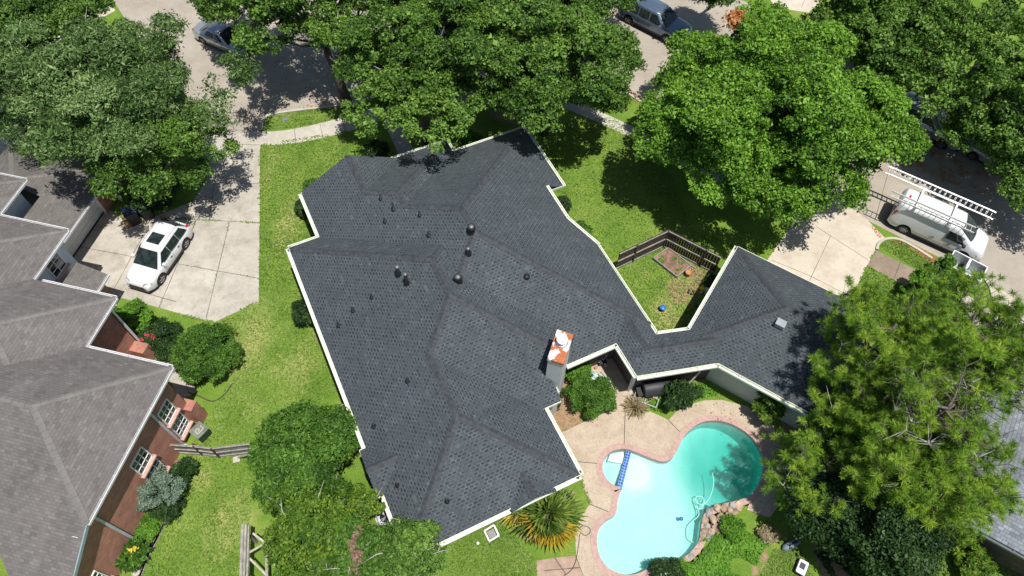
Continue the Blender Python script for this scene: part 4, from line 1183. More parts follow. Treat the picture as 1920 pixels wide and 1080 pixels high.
def vehicle(name, label, cat, near_rear, near_front, side, spec, paint_m, group=None):
    """near_rear / near_front: where the two tyres on the visible side meet the road; side +1: the visible side is the vehicle's right"""
    h = (near_front - near_rear); wb = spec['wb']; h.z = 0; h.normalize()
    left = Vector((-h.y, h.x, 0))
    W = spec['W']; L = spec['L']
    c = (near_rear + near_front) / 2 + left * side * (W / 2 - .10)
    ang = math.atan2(h.y, h.x)
    root = thing(name, label, cat, (c.x, c.y, 0.012), ang, group)
    xo = spec.get('xo', 0.0)            # body centre relative to wheelbase centre
    x0, x1 = -L / 2 + xo, L / 2 + xo
    top = spec['top']; zb = spec.get('zb', .24)
    R = spec.get('R', .34)
    st = sorted(set([x0 + (x1 - x0) * k / 44 for k in range(45)] + [p[0] for p in top]))
    st = [s for s in st if x0 <= s <= x1]
    def hw(x):
        f = (x1 - x) / .9; r = (x - x0) / .55
        w = W / 2
        if f < 1: w *= 1 - spec.get('nose', .24) * (1 - f) ** 2.2
        if r < 1: w *= 1 - .14 * (1 - r) ** 2.2
        return w
    arch = [-wb / 2, wb / 2]
    body = MB(); rings = []
    sh = spec.get('shoulder', .10); tumb = spec.get('tumb', .0)
    for x in st:
        w = hw(x); zt = lerp_prof(top, x)
        zlow = zb
        for a in arch:
            d = abs(x - a)
            if d < R + .07: zlow = max(zlow, math.sqrt((R + .07) ** 2 - d * d) + R - .02)
        zlow = min(zlow, zt - .12)
        f = min((x1 - x) / .35, (x - x0) / .25, 1)
        zlow += (1 - f) * .12
        zm = max(zlow + .05, min(.68, zt - .10))
        tw = w * (1 - tumb * max(0, zt - 1.0))
        r = [(-w * .96, zlow), (-w, zlow + .04), (-w, zm), (-(w + tw) / 2 * .985, max(zm + .01, (zm + zt - sh) / 2 + .02)), (-tw * .965, max(zm + .02, zt - sh)), (-tw * .90, zt - sh * .28), (-tw * .72, zt - .006), (-tw * .35, zt + .018), (0, zt + .025)]
        r = r + [(-y, z) for y, z in reversed(r[:-1])]
        i0 = len(body.v)
        for y, z in r: body.v.append((x, y, z))
        rings.append((i0, len(r)))
    for (a, n), (b, _) in zip(rings, rings[1:]):
        for k in range(n - 1): body.facei((a + k, a + k + 1, b + k + 1, b + k), 0, True)
        body.facei((a, b, b + n - 1, a + n - 1), 1)
    for (a, n), rev in ((rings[0], 1), (rings[-1], 0)):
        body.facei([a + k for k in (range(n) if rev else reversed(range(n)))], 0)
    # dark lining inside the wheel openings
    for a in arch:
        for s in (-1, 1):
            body.box((a, s * (W / 2 - .22), R + .02), ((R + .06) * 2, .26, (R) * 1.6), m=1)
    G = spec.get('green')
    if G:
        bx0, bx1, rx0, rx1, wb_, wr, zr_ = G
        def ring(xa, xb, w, z, dome=0):
            ins = .10
            return [(xa + ins * .6, -w * .86, z), (xa, -w * .5, z + dome), (xa, w * .5, z + dome), (xa + ins * .6, w * .86, z), (xa + .22, w, z), ((xa + xb) / 2, w * 1.02, z), (xb - .30, w, z), (xb - .05, w * .84, z), (xb, w * .45, z + dome), (xb, -w * .45, z + dome), (xb - .05, -w * .84, z), (xb - .30, -w, z), ((xa + xb) / 2, -w * 1.02, z), (xa + .22, -w, z)]
        zbelt = lambda x: lerp_prof(top, x)
        lo = [(x, y, zbelt(x) - .03) for x, y, z in ring(bx0, bx1, wb_, 0)]
        hi = ring(rx0, rx1, wr, zr_ - .05)
        hi2 = ring(rx0 + .05, rx1 - .05, wr * .93, zr_ - .008)
        i0 = len(body.v); body.v += lo + hi + hi2
        n = len(lo)
        for k in range(n):
            j = (k + 1) % n
            body.facei((i0 + k, i0 + j, i0 + n + j, i0 + n + k), 0, True)
            body.facei((i0 + n + k, i0 + n + j, i0 + 2 * n + j, i0 + 2 * n + k), 0, True)
        cidx = len(body.v); body.v.append(((rx0 + rx1) / 2, 0, zr_ + .02))
        for k in range(n): body.facei((i0 + 2 * n + k, i0 + 2 * n + (k + 1) % n, cidx), 0, True)
    bo = body.build("body", [paint_m, MT['plast']], root)
    bm = bmesh.new(); bm.from_mesh(bo.data); bmesh.ops.recalc_face_normals(bm, faces=bm.faces); bm.to_mesh(bo.data); bm.free()
    if G:
        def panel(nm, quad, lift=.012, m=None, par=root):
            q = [Vector(p) for p in quad]; nrm = (q[1] - q[0]).cross(q[3] - q[0]).normalized()
            mid = sum(q, Vector()) / 4
            if nrm.dot(mid - Vector(((bx0 + bx1) / 2, 0, .9))) < 0: nrm = -nrm
            mb = MB(); k = 6
            gridp = []
            for i in range(k + 1):
                for j in range(3):
                    a = q[0].lerp(q[1], i / k); b = q[3].lerp(q[2], i / k)
                    bow = .03 * (1 - (2 * i / k - 1) ** 2)
                    mb.v.append(tuple(a.lerp(b, j / 2) + nrm * (lift + bow * spec.get('bow', .6))))
            for i in range(k):
                for j in range(2): mb.facei((i * 3 + j, (i + 1) * 3 + j, (i + 1) * 3 + j + 1, i * 3 + j + 1), 0, True)
            return mb.build(nm, m or MT['glass'], par)
        e = .10
        zw = zbelt(bx1)
        def onside(x, t, s, w0=wb_, w1=wr):
            z = (zbelt(x) + .02) * (1 - t) + (zr_ - .10) * t
            return (x, s * (w0 * 1.02 * (1 - t) + w1 * 1.02 * t), z)
        def slx(t): return bx1 * (1 - t) + rx1 * t
        def srx(t): return bx0 * (1 - t) + rx0 * t
        panel("windshield", [(slx(.05) + .0, -wb_ * .90, zw + .03), (slx(.05), wb_ * .90, zw + .03), (slx(.93), wr * .86, zr_ - .07), (slx(.93), -wr * .86, zr_ - .07)], .02)
        zr2 = zbelt(bx0)
        panel("rear_window", [(srx(.10), wb_ * .82, zr2 + .05), (srx(.10), -wb_ * .82, zr2 + .05), (srx(.90), -wr * .80, zr_ - .09), (srx(.90), wr * .80, zr_ - .09)], .02)
        for s in (1, -1):
            for (xa0, xa1, xb0, xb1) in spec['side']:
                panel("side_window", [onside(xa0, .04, s), onside(xa1, .04, s), onside(xb1, .93, s), onside(xb0, .93, s)], .010)
    def wheelset():
        for a in arch:
            for s in (1, -1):
                mb = MB(); n = 22; w = .20; y0 = s * (W / 2 - .02)
                def rg(r, y): return [(a + r * math.cos(2 * math.pi * k / n), y, R + r * math.sin(2 * math.pi * k / n)) for k in range(n)]
                rs = [rg(R * .66, y0), rg(R * .92, y0), rg(R, y0 - s * .035), rg(R, y0 - s * (w - .03)), rg(R * .9, y0 - s * w)]
                i0 = len(mb.v)
                for r_ in rs: mb.v += r_
                for q in range(len(rs) - 1):
                    for k in range(n): mb.facei((i0 + q * n + k, i0 + q * n + (k + 1) % n, i0 + (q + 1) * n + (k + 1) % n, i0 + (q + 1) * n + k), 0, True)
                wo = mb.build("wheel", MT['rubber'], root)
                rm = MB(); m0 = rg(R * .66, y0 - s * .012)
                i0 = len(rm.v); rm.v += m0 + rg(R * .58, y0 - s * .05); 
                for k in range(n): rm.facei((i0 + k, i0 + (k + 1) % n, i0 + n + (k + 1) % n, i0 + n + k), 0)
                rm.facei([i0 + n + k for k in range(n)], 1)
                ns = spec.get('spokes', 5)
                for k in range(ns):
                    t = 2 * math.pi * k / ns + .3
                    d = Vector((math.cos(t), 0, math.sin(t)))
                    rm.bar(Vector((a, y0 - s * .015, R)) + d * .03, Vector((a, y0 - s * .02, R)) + d * R * .62, .035, .05, 0, up=(0, 1, 0))
                rm.build("rim", [spec.get('rim', MT['rim']), MT['plast']], wo)
    wheelset()
    for s in (1, -1):
        w = hw(x1 - .22)
        hl = spec.get('hl', (.75, .18, .30))
        mb = MB(); xh = x1 - .16
        zt = lerp_prof(top, xh) 
        pts = [(x1 - .05, s * hw(x1 - .05) * .55, hl[0] - .05), (x1 - .30, s * (hw(x1 - .30) + .012), hl[0]), (x1 - .42, s * (hw(x1 - .42) + .006) * .97, hl[0] + hl[1] * .8), (x1 - .12, s * hw(x1 - .12) * .62, hl[0] + hl[1])]
        ctr = sum((Vector(p) for p in pts), Vector()) / 4
        nn = Vector((.6, s * .3, .55)).normalized() * .03
        fr = [Vector(p) + nn for p in pts]
        mb.face(fr if s > 0 else fr[::-1])
        for k in range(4):
            a, b = fr[k], fr[(k + 1) % 4]; mb.face([a, b, b - nn * 3, a - nn * 3])
        mb.build("headlight", MT['lens'], root)
        mb = MB(); tl = spec.get('tl', (.9, 1.15))
        y = s * (hw(x0 + .12) - .07)
        mb.box((x0 + .15, y - s * .05, (tl[0] + tl[1]) / 2), (.20, .13, tl[1] - tl[0])); mb.build("tail_light", MT['red'], root)
        mx = spec['mirror']; mb = MB()
        mb.box((mx[0], s * (W / 2 + .09), mx[1]), (.16, .20, .14)); mb.box((mx[0], s * (W / 2 - .02), mx[1] - .02), (.06, .10, .05)); mb.build("mirror", spec.get('mirror_m', paint_m), root)
    mb = MB()
    mb.box((x1 - .05, 0, .60), (.14, hw(x1 - .1) * 1.25, .10)); mb.box((x1 - .01, 0, .46), (.10, hw(x1 - .1) * 1.3, .12)); mb.build("grille", MT['plast'], root)
    mb = MB(); mb.box((x1 - .05, 0, .32), (.16, hw(x1 - .1) * 1.7, .12)); mb.box((x0 + .05, 0, .34), (.14, hw(x0 + .1) * 1.75, .16)); mb.build("bumper", spec.get('bumper', MT['plast']), root)
    mb = MB()
    for s in (1, -1): mb.box((0, s * (W / 2 - .015), zb + .05), (wb - 2 * R - .2, .05, .14))
    mb.build("sill_trim", MT['plast'], root)
    # door seams and handles
    mb = MB()
    for x in spec.get('seams', ()):
        for s in (1, -1): mb.box((x, s * (W / 2 - .002), .62), (.012, .012, .52))
    for x in spec.get('handles', ()):
        for s in (1, -1): mb.box((x, s * (W / 2 + .008), .84), (.16, .03, .03))
    if mb.f: mb.build("door_trim", MT['plast'], root)
    return root, dict(x0=x0, x1=x1, hw=hw, arch=arch, top=top)

SUV = dict(L=4.55, W=1.84, wb=2.62, xo=.02, R=.35, zb=.26, nose=.26, shoulder=.10,
           top=[(-2.3, .80), (-2.24, .98), (-2.0, 1.02), (.75, 1.00), (1.05, .99), (1.6, .95), (2.05, .84), (2.2, .74), (2.32, .60)],
           green=(-2.12, 1.16, -1.62, .28, .86, .66, 1.66), side=[(-.17, .86, -.17, .30), (-1.05, -.19, -1.05, -.19), (-1.85, -1.07, -1.56, -1.07)],
           mirror=(.72, 1.06), tl=(.78, 1.06), seams=(-.95, -.2, .78), handles=(-.75, .0), hl=(.70, .16, .3))
suv, _ = vehicle("parked_car", "white compact crossover with dark sunroof parked on the concrete driveway by the garage", "car", P(352, 462), P(305.7, 530), -1, SUV, MT['white'])
mb = MB(); mb.box((-.42, 0, 1.668), (.72, .80, .035)); mb.build("sunroof", MT['glass'], suv)
mb = MB()
for s in (1, -1): mb.tube([(-1.45, s * .60, 1.63), (-1.35, s * .61, 1.69), (.0, s * .60, 1.69), (.15, s * .59, 1.64)], .018, 6)
mb.build("roof_rail", MT['alu'], suv)
mb = MB(); mb.box((-1.68, 0, 1.62), (.26, 1.16, .04)); mb.build("roof_spoiler", MT['plast'], suv)

SED = dict(L=4.7, W=1.80, wb=2.72, xo=.05, R=.32, zb=.22, nose=.28, shoulder=.09,
           top=[(-2.35, .72), (-2.25, .93), (-1.6, .96), (-.9, .92), (.9, .90), (1.7, .82), (2.15, .70), (2.4, .55)],
           green=(-1.65, 1.15, -.85, .25, .82, .60, 1.42), side=[(-.05, .75, -.05, .15), (-1.0, -.13, -.72, -.13)],
           mirror=(.75, .98), tl=(.72, .92), seams=(-1.0, -.08, .85), handles=(-.7, .15), hl=(.62, .14, .3))
vehicle("parked_car", "silver sedan nosing out from under the trees where the street bends", "car", P(374, 78), P(449, 112), 1, SED, MT['silver'], "cars along the street")
TRK = dict(L=5.6, W=1.98, wb=3.4, xo=.0, R=.39, zb=.36, nose=.16, shoulder=.10,
           top=[(-2.8, .95), (-2.74, 1.16), (-2.4, 1.18), (.95, 1.16), (1.3, 1.16), (2.2, 1.10), (2.6, 1.0), (2.8, .80)],
           green=(-2.0, 1.45, -1.75, .62, .90, .72, 1.86), side=[(.0, 1.0, .0, .50), (-.95, -.10, -.95, -.10), (-1.75, -1.05, -1.6, -1.05)],
           mirror=(1.0, 1.2), tl=(.95, 1.25), seams=(-.98, -.05, 1.05), handles=(-.8, .1), hl=(.82, .18, .3))
vehicle("parked_car", "silver blue four-wheel drive with dark windscreen parked on the street between two tree crowns", "car", P(1176, 44), P(1250, 82), 1, TRK, MT['bluegrey'], "cars along the street")
vehicle("parked_car", "dark blue car with only its nose showing beyond the bright round tree", "car", P(1618, 257), P(1690, 293), 1, SED, MT['darkblue'], "cars along the street")
vehicle("parked_car", "long pale car in dappled shade on the far side of the street", "car", P(1668, 232), P(1752, 274), 1, dict(TRK, L=5.9, wb=3.7), MT['silver'], "cars along the street")
vehicle("parked_car", "silver car glimpsed through leaves at the right end of the street", "car", P(1822, 300), P(1890, 338), 1, SED, MT['silver'], "cars along the street")

VAN = dict(L=5.6, W=2.02, wb=3.50, xo=-.05, R=.37, zb=.30, nose=.20, shoulder=.20, tumb=.13,
           top=[(-2.86, 1.2), (-2.84, 1.86), (-2.70, 2.04), (-1.0, 2.08), (.55, 2.07), (.82, 2.02), (1.85, 1.30), (2.35, 1.16), (2.62, 1.02), (2.76, .78)],
           mirror=(1.45, 1.25), tl=(.95, 1.45), seams=(-.35, .55, 1.5), handles=(-.2, .75), hl=(.72, .20, .3), rim=MT['galv'], spokes=8, mirror_m=MT['plast'])
van, vd = vehicle("work_van", "white work van with ladders on its roof rack parked at the kerb", "van", P(1691, 437), P(1794, 484), 1, VAN, MT['white'])
vm = van.matrix_basis if False else None
mb = MB(); W = 2.02
def zt(x): return lerp_prof(VAN['top'], x)
k = 8; i0 = 0
for i in range(k + 1):
    y = -.72 + 1.44 * i / k
    for x in (.93, 1.36, 1.80):
        bow = -.12 * (y / .72) ** 2
        mb.v.append((x + bow, y * (1 - .08 * (zt(x) - 1.3)), zt(x + bow) + .05))
for i in range(k):
    for j in range(2): mb.facei((i * 3 + j, i * 3 + j + 1, (i + 1) * 3 + j + 1, (i + 1) * 3 + j), 0, True)
mb.build("windshield", MT['glass'], van)
for s in (1, -1):
    mb = MB(); q = [(.35, .995, 1.18), (1.52, .985, 1.18), (.98, .905, 1.72), (.35, .905, 1.74)]
    mb.face([(x, s * (y + .022), z) for x, y, z in q]); mb.build("side_window", MT['glass'], van)
for s in (1, -1):
    mb = MB(); mb.face([(-2.86, s * .15, 1.25), (-2.86, s * .82, 1.25), (-2.86, s * .74, 1.75), (-2.86, s * .15, 1.75)]); mb.build("rear_window", MT['glass'], van)
mb = MB()
for x in (-1.95, .05):
    mb.bar((x, -.93, 2.24), (x, .93, 2.24), .10, .05)
    for s in (1, -1): mb.bar((x, s * .88, 1.85), (x, s * .88, 2.24), .06, .05)
for s in (1, -1): mb.bar((-2.2, s * .90, 2.27), (.4, s * .90, 2.27), .05, .04)
mb.build("roof_rack", MT['trim_w'], van)
mb = MB(); mb.box((-2.45, 0, 2.07), (.10, .22, .06)); mb.build("brake_light", MT['red'], van)
va = van.rotation_euler.z; vl = van.location.copy()
def vloc(x, y, z=0):
    return Vector((vl.x + x * math.cos(va) - y * math.sin(va), vl.y + x * math.sin(va) + y * math.cos(va), z))
def ladder(label, a, b, w, tilt=0.0, double=True, group=None):
    d = (b - a); L = d.length; x = d.normalized(); side = Vector((-x.y, x.x, 0)); up = x.cross(side)
    side = (side * math.cos(tilt) + up * math.sin(tilt)).normalized(); up = x.cross(side)
    root = thing("extension_ladder", label, "ladder", a, 0, group)
    secs = [(0, 0, L)] + ([(.075, .35, L - .2)] if double else [])
    for lift, s0, s1 in secs:
        for s in (1, -1):
            mb = MB(); p = x * s0 + side * s * w / 2 + up * lift; q = x * s1 + side * s * w / 2 + up * lift
            mb.bar(p, q, .06, .09, up=up); mb.build("rail", MT['alu'], root)
        n = int((s1 - s0) / .305)
        for k in range(n):
            t = s0 + .15 + k * .305
            mb = MB(); mb.tube([x * t - side * w / 2 + up * lift, x * t + side * w / 2 + up * lift], .018, 6); mb.build("rung", MT['alu'], root)
    mb = MB()
    for s in (1, -1): mb.box(x * L + side * s * w / 2, (.12, .08, .10), axes=(x, side, up))
    mb.build("foot", MT['navy'], root)
    return root
ladder("long aluminium extension ladder on the far side of the van roof, overhanging both ends", vloc(-4.35, 1.02, 2.36), vloc(2.15, 1.02, 2.36), .42, math.radians(35), True, "ladders on the van")
ladder("shorter aluminium ladder on the near side of the van roof", vloc(-3.55, -.72, 2.36), vloc(1.45, -.72, 2.36), .45, 0, False, "ladders on the van")
# ------------------------------------------------------------------ vegetation
LF, LS = 2.3, 0.56     # more and smaller leaves than the first draft
def unit(v): return v / (np.linalg.norm(v, axis=1, keepdims=True) + 1e-9)
def rdir(n, r): return unit(r.normal(size=(n, 3)))

def leaf_quads(C, Nrm, size, elong, r):
    n = len(C)
    t = np.cross(Nrm, rdir(n, r)); t = unit(t); b = np.cross(Nrm, t)
    s = size[:, None]
    tip = C + t * s * elong * .5; tail = C - t * s * elong * .5
    fold = Nrm * s * .10
    l = C + b * s * .5 - fold; q = C - b * s * .5 - fold
    V = np.stack([tail, l, tip, q], 1).reshape(-1, 3)
    F = np.arange(n * 4).reshape(n, 4)
    return V, F

def crown_points(r, rx, ry, rz, blobs, subs, leaves, blob_r=.36, sub_r=.42, lo=-.35, shell=.72, rough=.16, gap=.13, core=0.0):
    """leaf positions and normals of a crown centred at the origin"""
    # big limbs' clumps over the ellipsoid, spread evenly (golden spiral, jittered)
    k = np.arange(blobs) + .5
    zc = 1 - (1 - lo) * k / blobs
    ph = np.pi * (1 + 5 ** .5) * k + r.normal(size=blobs) * .35
    rr = np.sqrt(np.clip(1 - zc * zc, 0, 1))
    D = np.stack([rr * np.cos(ph), rr * np.sin(ph), zc], 1)
    rad = shell + r.normal(size=blobs) * rough
    B = D * rad[:, None] * np.array([rx, ry, rz])
    inner = r.random(blobs) < .12
    B[inner] *= .55
    br = blob_r * min(rx, ry) * (0.75 + .5 * r.random(blobs))
    # sub clumps on each blob, on its outer and upper side
    sd = rdir(blobs * subs, r); sd[:, 2] = np.abs(sd[:, 2]) * .9 + .05 * sd[:, 2]
    out = np.repeat(unit(B + np.array([0, 0, .2])), subs, 0)
    sd = unit(sd + out * .55)
    S = np.repeat(B, subs, 0) + sd * np.repeat(br, subs)[:, None] * np.array([1, 1, .72]) * (.75 + .35 * r.random((blobs * subs, 1)))
    sr = sub_r * (.7 + .6 * r.random(blobs * subs))
    stint = r.normal(size=blobs * subs) * .13 + np.repeat(r.normal(size=blobs) * .13, subs)
    kp = r.random(len(S)) > gap; S, sr, stint = S[kp], sr[kp], stint[kp]
    ld = rdir(len(S) * leaves, r); ld[:, 2] = np.where(r.random(len(ld)) < .8, np.abs(ld[:, 2]), ld[:, 2])
    L = np.repeat(S, leaves, 0) + ld * np.repeat(sr, leaves)[:, None] * (.45 + .6 * r.random((len(ld), 1))) * np.array([1, 1, .7])
    Nn = unit(ld * .75 + np.array([0, 0, .3]) + r.normal(size=ld.shape) * .7)
    T = np.clip(.5 + np.repeat(stint, leaves) + r.normal(size=len(L)) * .25, 0, 1)
    if core:
        n = int(len(L) * core); q = rdir(n, r); q[:, 2] = q[:, 2] * .6 - .05
        L = np.vstack([L, q * (.25 + .5 * r.random((n, 1))) * np.array([rx, ry, rz])]); Nn = np.vstack([Nn, unit(r.normal(size=(n, 3)) + np.array([0, 0, .6]))]); T = np.append(T, np.clip(.35 + r.normal(size=n) * .15, 0, 1))
    return L, Nn, T, B

def branches(parent, mb, base, B, r, rad, m=0, twigs=True):
    base = Vector(base)
    for b in B:
        b = Vector(b); mid = base.lerp(b, .5) + Vector((r.normal() * .3, r.normal() * .3, r.normal() * .25 - .1))
        mb.tube([base, mid, b], [rad, rad * .6, rad * .16], 6, m, cap=False)

def tree(name, label, px, py, zc, rpx, mat_, cat="tree", group=None, seed=1, rz=None, blobs=46, subs=16, leaves=46, size=.17, elong=1.5, ry=1.0, trunk_h=None, bark=None, sub_r=.5, blob_r=.36, shell=.74, lo=-.3, rough=.16, limbs=14, trunk_r=None, twig=0, foot=None, gap=.13, core=0.0):
    r = np.random.default_rng(seed)
    c = P(px, py, zc); rx = rpx * mpp(px, py, zc)
    rz = rz or rx * .62
    ft = P(*foot) if foot else Vector((c.x, c.y, 0)); off = np.array([c.x - ft.x, c.y - ft.y, 0])
    root = thing(name, label, cat, (ft.x, ft.y, 0), 0, group)
    leaves = int(leaves * LF); size = size * LS
    L, Nn, T, B = crown_points(r, rx, rx * ry, rz, blobs, subs, leaves, blob_r, sub_r, lo, shell, rough, gap, core)
    L += np.array([0, 0, zc]) + off; B = B + np.array([0, 0, zc]) + off
    ok = L[:, 2] > .15
    L, Nn, T = L[ok], Nn[ok], T[ok]
    V, F = leaf_quads(L, Nn, size * np.exp(r.normal(size=len(L)) * .32), elong, r)
    np_mesh("crown", V, F, mat_, face_attrs={"tint": T}, parent=root)
    mb = MB(); tr = trunk_r or max(.10, rx * .055)
    fork = max(.6, zc - rz * .75)
    mb.tube([(0, 0, -.05), (off[0] * .2 + r.normal() * .1, off[1] * .2 + r.normal() * .1, fork * .5), (off[0] * .55 + r.normal() * .12, off[1] * .55 + r.normal() * .12, fork)], [tr * 1.35, tr, tr * .85], 10)
    idx = r.permutation(len(B))[:limbs]
    branches(root, mb, (off[0] * .55, off[1] * .55, fork * .97), B[idx], r, tr * .6)
    if twig:
        idt = r.permutation(len(B))[:twig]
        branches(root, mb, (off[0] * .55, off[1] * .55, fork * .97), B[np.setdiff1d(idt, idx)], r, tr * .35)
        for b in B[idt]:
            d = unit((b - np.array([0, 0, zc]) - off)[None])[0]
            p = Vector(b); q = p + Vector(d) * rx * .16 + Vector((r.normal() * .4, r.normal() * .4, .35 + r.random() * .4))
            mb.tube([p, p.lerp(q, .5) + Vector((r.normal() * .1, r.normal() * .1, .05)), q], [.035, .025, .008], 4, 1, cap=False)
    mb.build("trunk", [bark or MT['bark'], MT['bark_l']], root)
    return root

def shrub(name, label, px, py, rpx, h, mat_, seed=1, cat="shrub", group=None, blobs=16, subs=9, leaves=34, size=.10, elong=1.6, ry=1.0, sub_r=.22, rough=.10, blob_r=.34, lo=-.1):
    r = np.random.default_rng(seed)
    zc = h * .5; c = P(px, py, zc); rx = rpx * mpp(px, py, zc)
    root = thing(name, label, cat, (c.x, c.y, 0), 0, group)
    L, Nn, T, B = crown_points(r, rx, rx * ry, h * .52, blobs, subs, int(leaves * 2.0), blob_r, sub_r, lo, .74, rough)
    L[:, 2] += zc; L[:, 2] = np.maximum(L[:, 2], .03 + r.random(len(L)) * .05)
    V, F = leaf_quads(L, Nn, size * .72 * (.6 + .8 * r.random(len(L))), elong, r)
    np_mesh("foliage", V, F, mat_, face_attrs={"tint": T}, parent=root)
    mb = MB()
    for b in B[:7]:
        mb.tube([(0, 0, 0), (b[0] * .4, b[1] * .4, zc * .5), (b[0] * .8, b[1] * .8, b[2] * .8 + zc)], [.03, .022, .01], 5, cap=False)
    mb.build("stem", MT['bark'], root)
    return root

GT = "trees along the street"
tree("oak_tree", "large grey-green live oak with wispy crown over the neighbour's garage and driveway", 195, 190, 5.8, 172, MT['live'], seed=11, rz=2.8, blobs=60, subs=20, leaves=44, size=.12, elong=3.0, ry=.96, sub_r=.62, rough=.26, blob_r=.26, shell=.70, lo=-.15, twig=46)
tree("oak_tree", "dark tree in the top left corner, left of the street", 55, 40, 6.0, 120, MT['oak_dark'], group=GT, seed=12, blobs=40, subs=14, size=.19)
tree("oak_tree", "tree at the top left edge behind the dark corner tree", -40, 130, 6.0, 90, MT['oak_dark'], group=GT, seed=31, blobs=30, subs=12, leaves=36, size=.2)
tree("oak_tree", "street oak shading the silver sedan", 578, 8, 6.2, 152, MT['oak'], group=GT, foot=(650, 190), seed=13, rz=3.0, blobs=46, subs=20, leaves=40, size=.18, ry=.78, twig=24, gap=.24, rough=.22)
tree("oak_tree", "broad oak at the front left corner of the dark-roofed house, before the front door", 785, 142, 5.6, 146, MT['oak'], group=GT, seed=14, rz=3.3, blobs=32, subs=26, size=.18, twig=22, blob_r=.33, sub_r=.46, rough=.2, core=.15)
tree("oak_tree", "oak standing at the front right corner of the dark-roofed house", 1030, 126, 5.6, 138, MT['oak'], group=GT, seed=15, rz=3.3, blobs=32, subs=26, size=.18, ry=.9, twig=20, blob_r=.33, sub_r=.46, rough=.2, core=.15)
tree("oak_tree", "oak across the street at the middle of the top edge", 920, -5, 5.0, 155, MT['oak_dark'], group=GT, foot=(920, 30), seed=16, blobs=46, subs=16, size=.2, twig=8)
tree("oak_tree", "oak at the top edge left of the four-wheel drive", 1105, -28, 5.0, 105, MT['oak_dark'], group=GT, foot=(1100, -30), seed=17, blobs=40, subs=14, size=.2)
tree("oak_tree", "small tree at the top edge between the four-wheel drive and the bright round tree", 1345, -30, 4.5, 52, MT['oak_dark'], group=GT, foot=(1330, 15), seed=18, blobs=26, subs=12, size=.2)
big = tree("shade_tree", "big bright green round tree with a rusty orange dead tuft", 1432, 218, 5.0, 222, MT['bright'], seed=19, rz=3.9, blobs=74, subs=32, leaves=46, size=.18, ry=.98, sub_r=.48, blob_r=.23, shell=.80, lo=-.3, rough=.12, core=.22, gap=.10)
tree("oak_tree", "dark oak right of the pale driveway at the top edge", 1625, 60, 4.6, 132, MT['oak'], group=GT, foot=(1610, 120), seed=20, blobs=46, subs=16, size=.2, twig=8)
tree("oak_tree", "broad dark oak in the top right corner", 1805, 120, 4.6, 172, MT['oak'], group=GT, foot=(1790, 215), seed=21, gap=.3, rough=.2, blobs=44, subs=18, size=.2, twig=10)
tree("oak_tree", "oak at the right edge below the corner oak, with reddish leaf litter beneath", 1893, 240, 4.0, 92, MT['oak'], group=GT, foot=(1900, 285), seed=22, blobs=36, subs=14, size=.2)
tree("oak_tree", "low tree at the right edge beside the street by the van", 1945, 345, 3.2, 70, MT['oak'], group=GT, foot=(1965, 335), seed=23, blobs=24, subs=12, size=.17)
tree("oak_tree", "darker green oak at the driveway's edge, below and right of the wispy live oak", 292, 278, 4.3, 112, MT['oak'], foot=(322, 362), seed=33, rz=2.6, blobs=40, subs=18, leaves=42, size=.14, elong=2.0, ry=1.0, sub_r=.45, rough=.2, blob_r=.3, twig=18, gap=.2)
tree("oak_tree", "small street oak at the top edge behind the silver sedan", 432, -2, 4.6, 62, MT['oak'], group=GT, foot=(470, -35), seed=34, blobs=26, subs=14, size=.17, gap=.2, rough=.2)
# rusty tuft on the big tree
r = np.random.default_rng(5); zc = 8.6
for (x, y, n, s) in ((1381, 37, 420, .55), (1412, 42, 60, .22)):
    c = P(x, y, zc) - big.location
    Lp = r.normal(size=(n, 3)) * np.array([s, s, s * .45]) * .6 + np.array([c.x, c.y, c.z])
    V, F = leaf_quads(Lp, unit(r.normal(size=(n, 3)) * .6 + np.array([0, 0, .8])), .16 * (.6 + .8 * r.random(n)), 1.6, r)
    np_mesh("dead_tuft", V, F, MT['rust'], face_attrs={"tint": r.random(n)}, parent=big)

# trees and shrubs of the side yard
tree("garden_tree", "rounded bright green tree against the left wall of the dark-roofed house", 572, 850, 2.3, 98, MT['shrub'], seed=24, rz=2.0, blobs=52, subs=16, leaves=40, size=.13, elong=2.0, ry=.95, sub_r=.34, lo=-.2, blob_r=.30, rough=.12)
tree("garden_tree", "yellow-green tree with bare twigs at the bottom edge", 600, 1000, 2.2, 92, MT['yel'], seed=25, gap=.28, rz=1.7, blobs=52, subs=13, leaves=34, size=.13, elong=1.8, sub_r=.32, lo=-.1, rough=.18, blob_r=.26, twig=22)
tree("garden_tree", "small green tree with a brown dead top at the bottom edge", 672, 1055, 2.2, 58, MT['shrub'], seed=26, rz=1.6, blobs=36, subs=12, leaves=34, size=.13, sub_r=.3, twig=16)
tree("garden_tree", "slender tree with grey bare branches leaning on the bottom left roof corner", 772, 1040, 2.7, 52, MT['oak'], seed=27, rz=1.8, blobs=34, subs=12, leaves=34, size=.13, sub_r=.3, rough=.2, twig=26)
t = [o for o in bpy.data.objects if o.get("label", "").startswith("small green tree with a brown")][0]
r = np.random.default_rng(6); n = 500; c = P(668, 1030, 4.1) - t.location
Lp = r.normal(size=(n, 3)) * np.array([.13, .38, .08]) + np.array([c.x, c.y, c.z])
V, F = leaf_quads(Lp, unit(r.normal(size=(n, 3)) * .5 + np.array([0, 0, 1])), .10 * (.6 + .8 * r.random(n)), 1.4, r)
np_mesh("dead_tuft", V, F, MT['browndead'], face_attrs={"tint": r.random(n)}, parent=t)

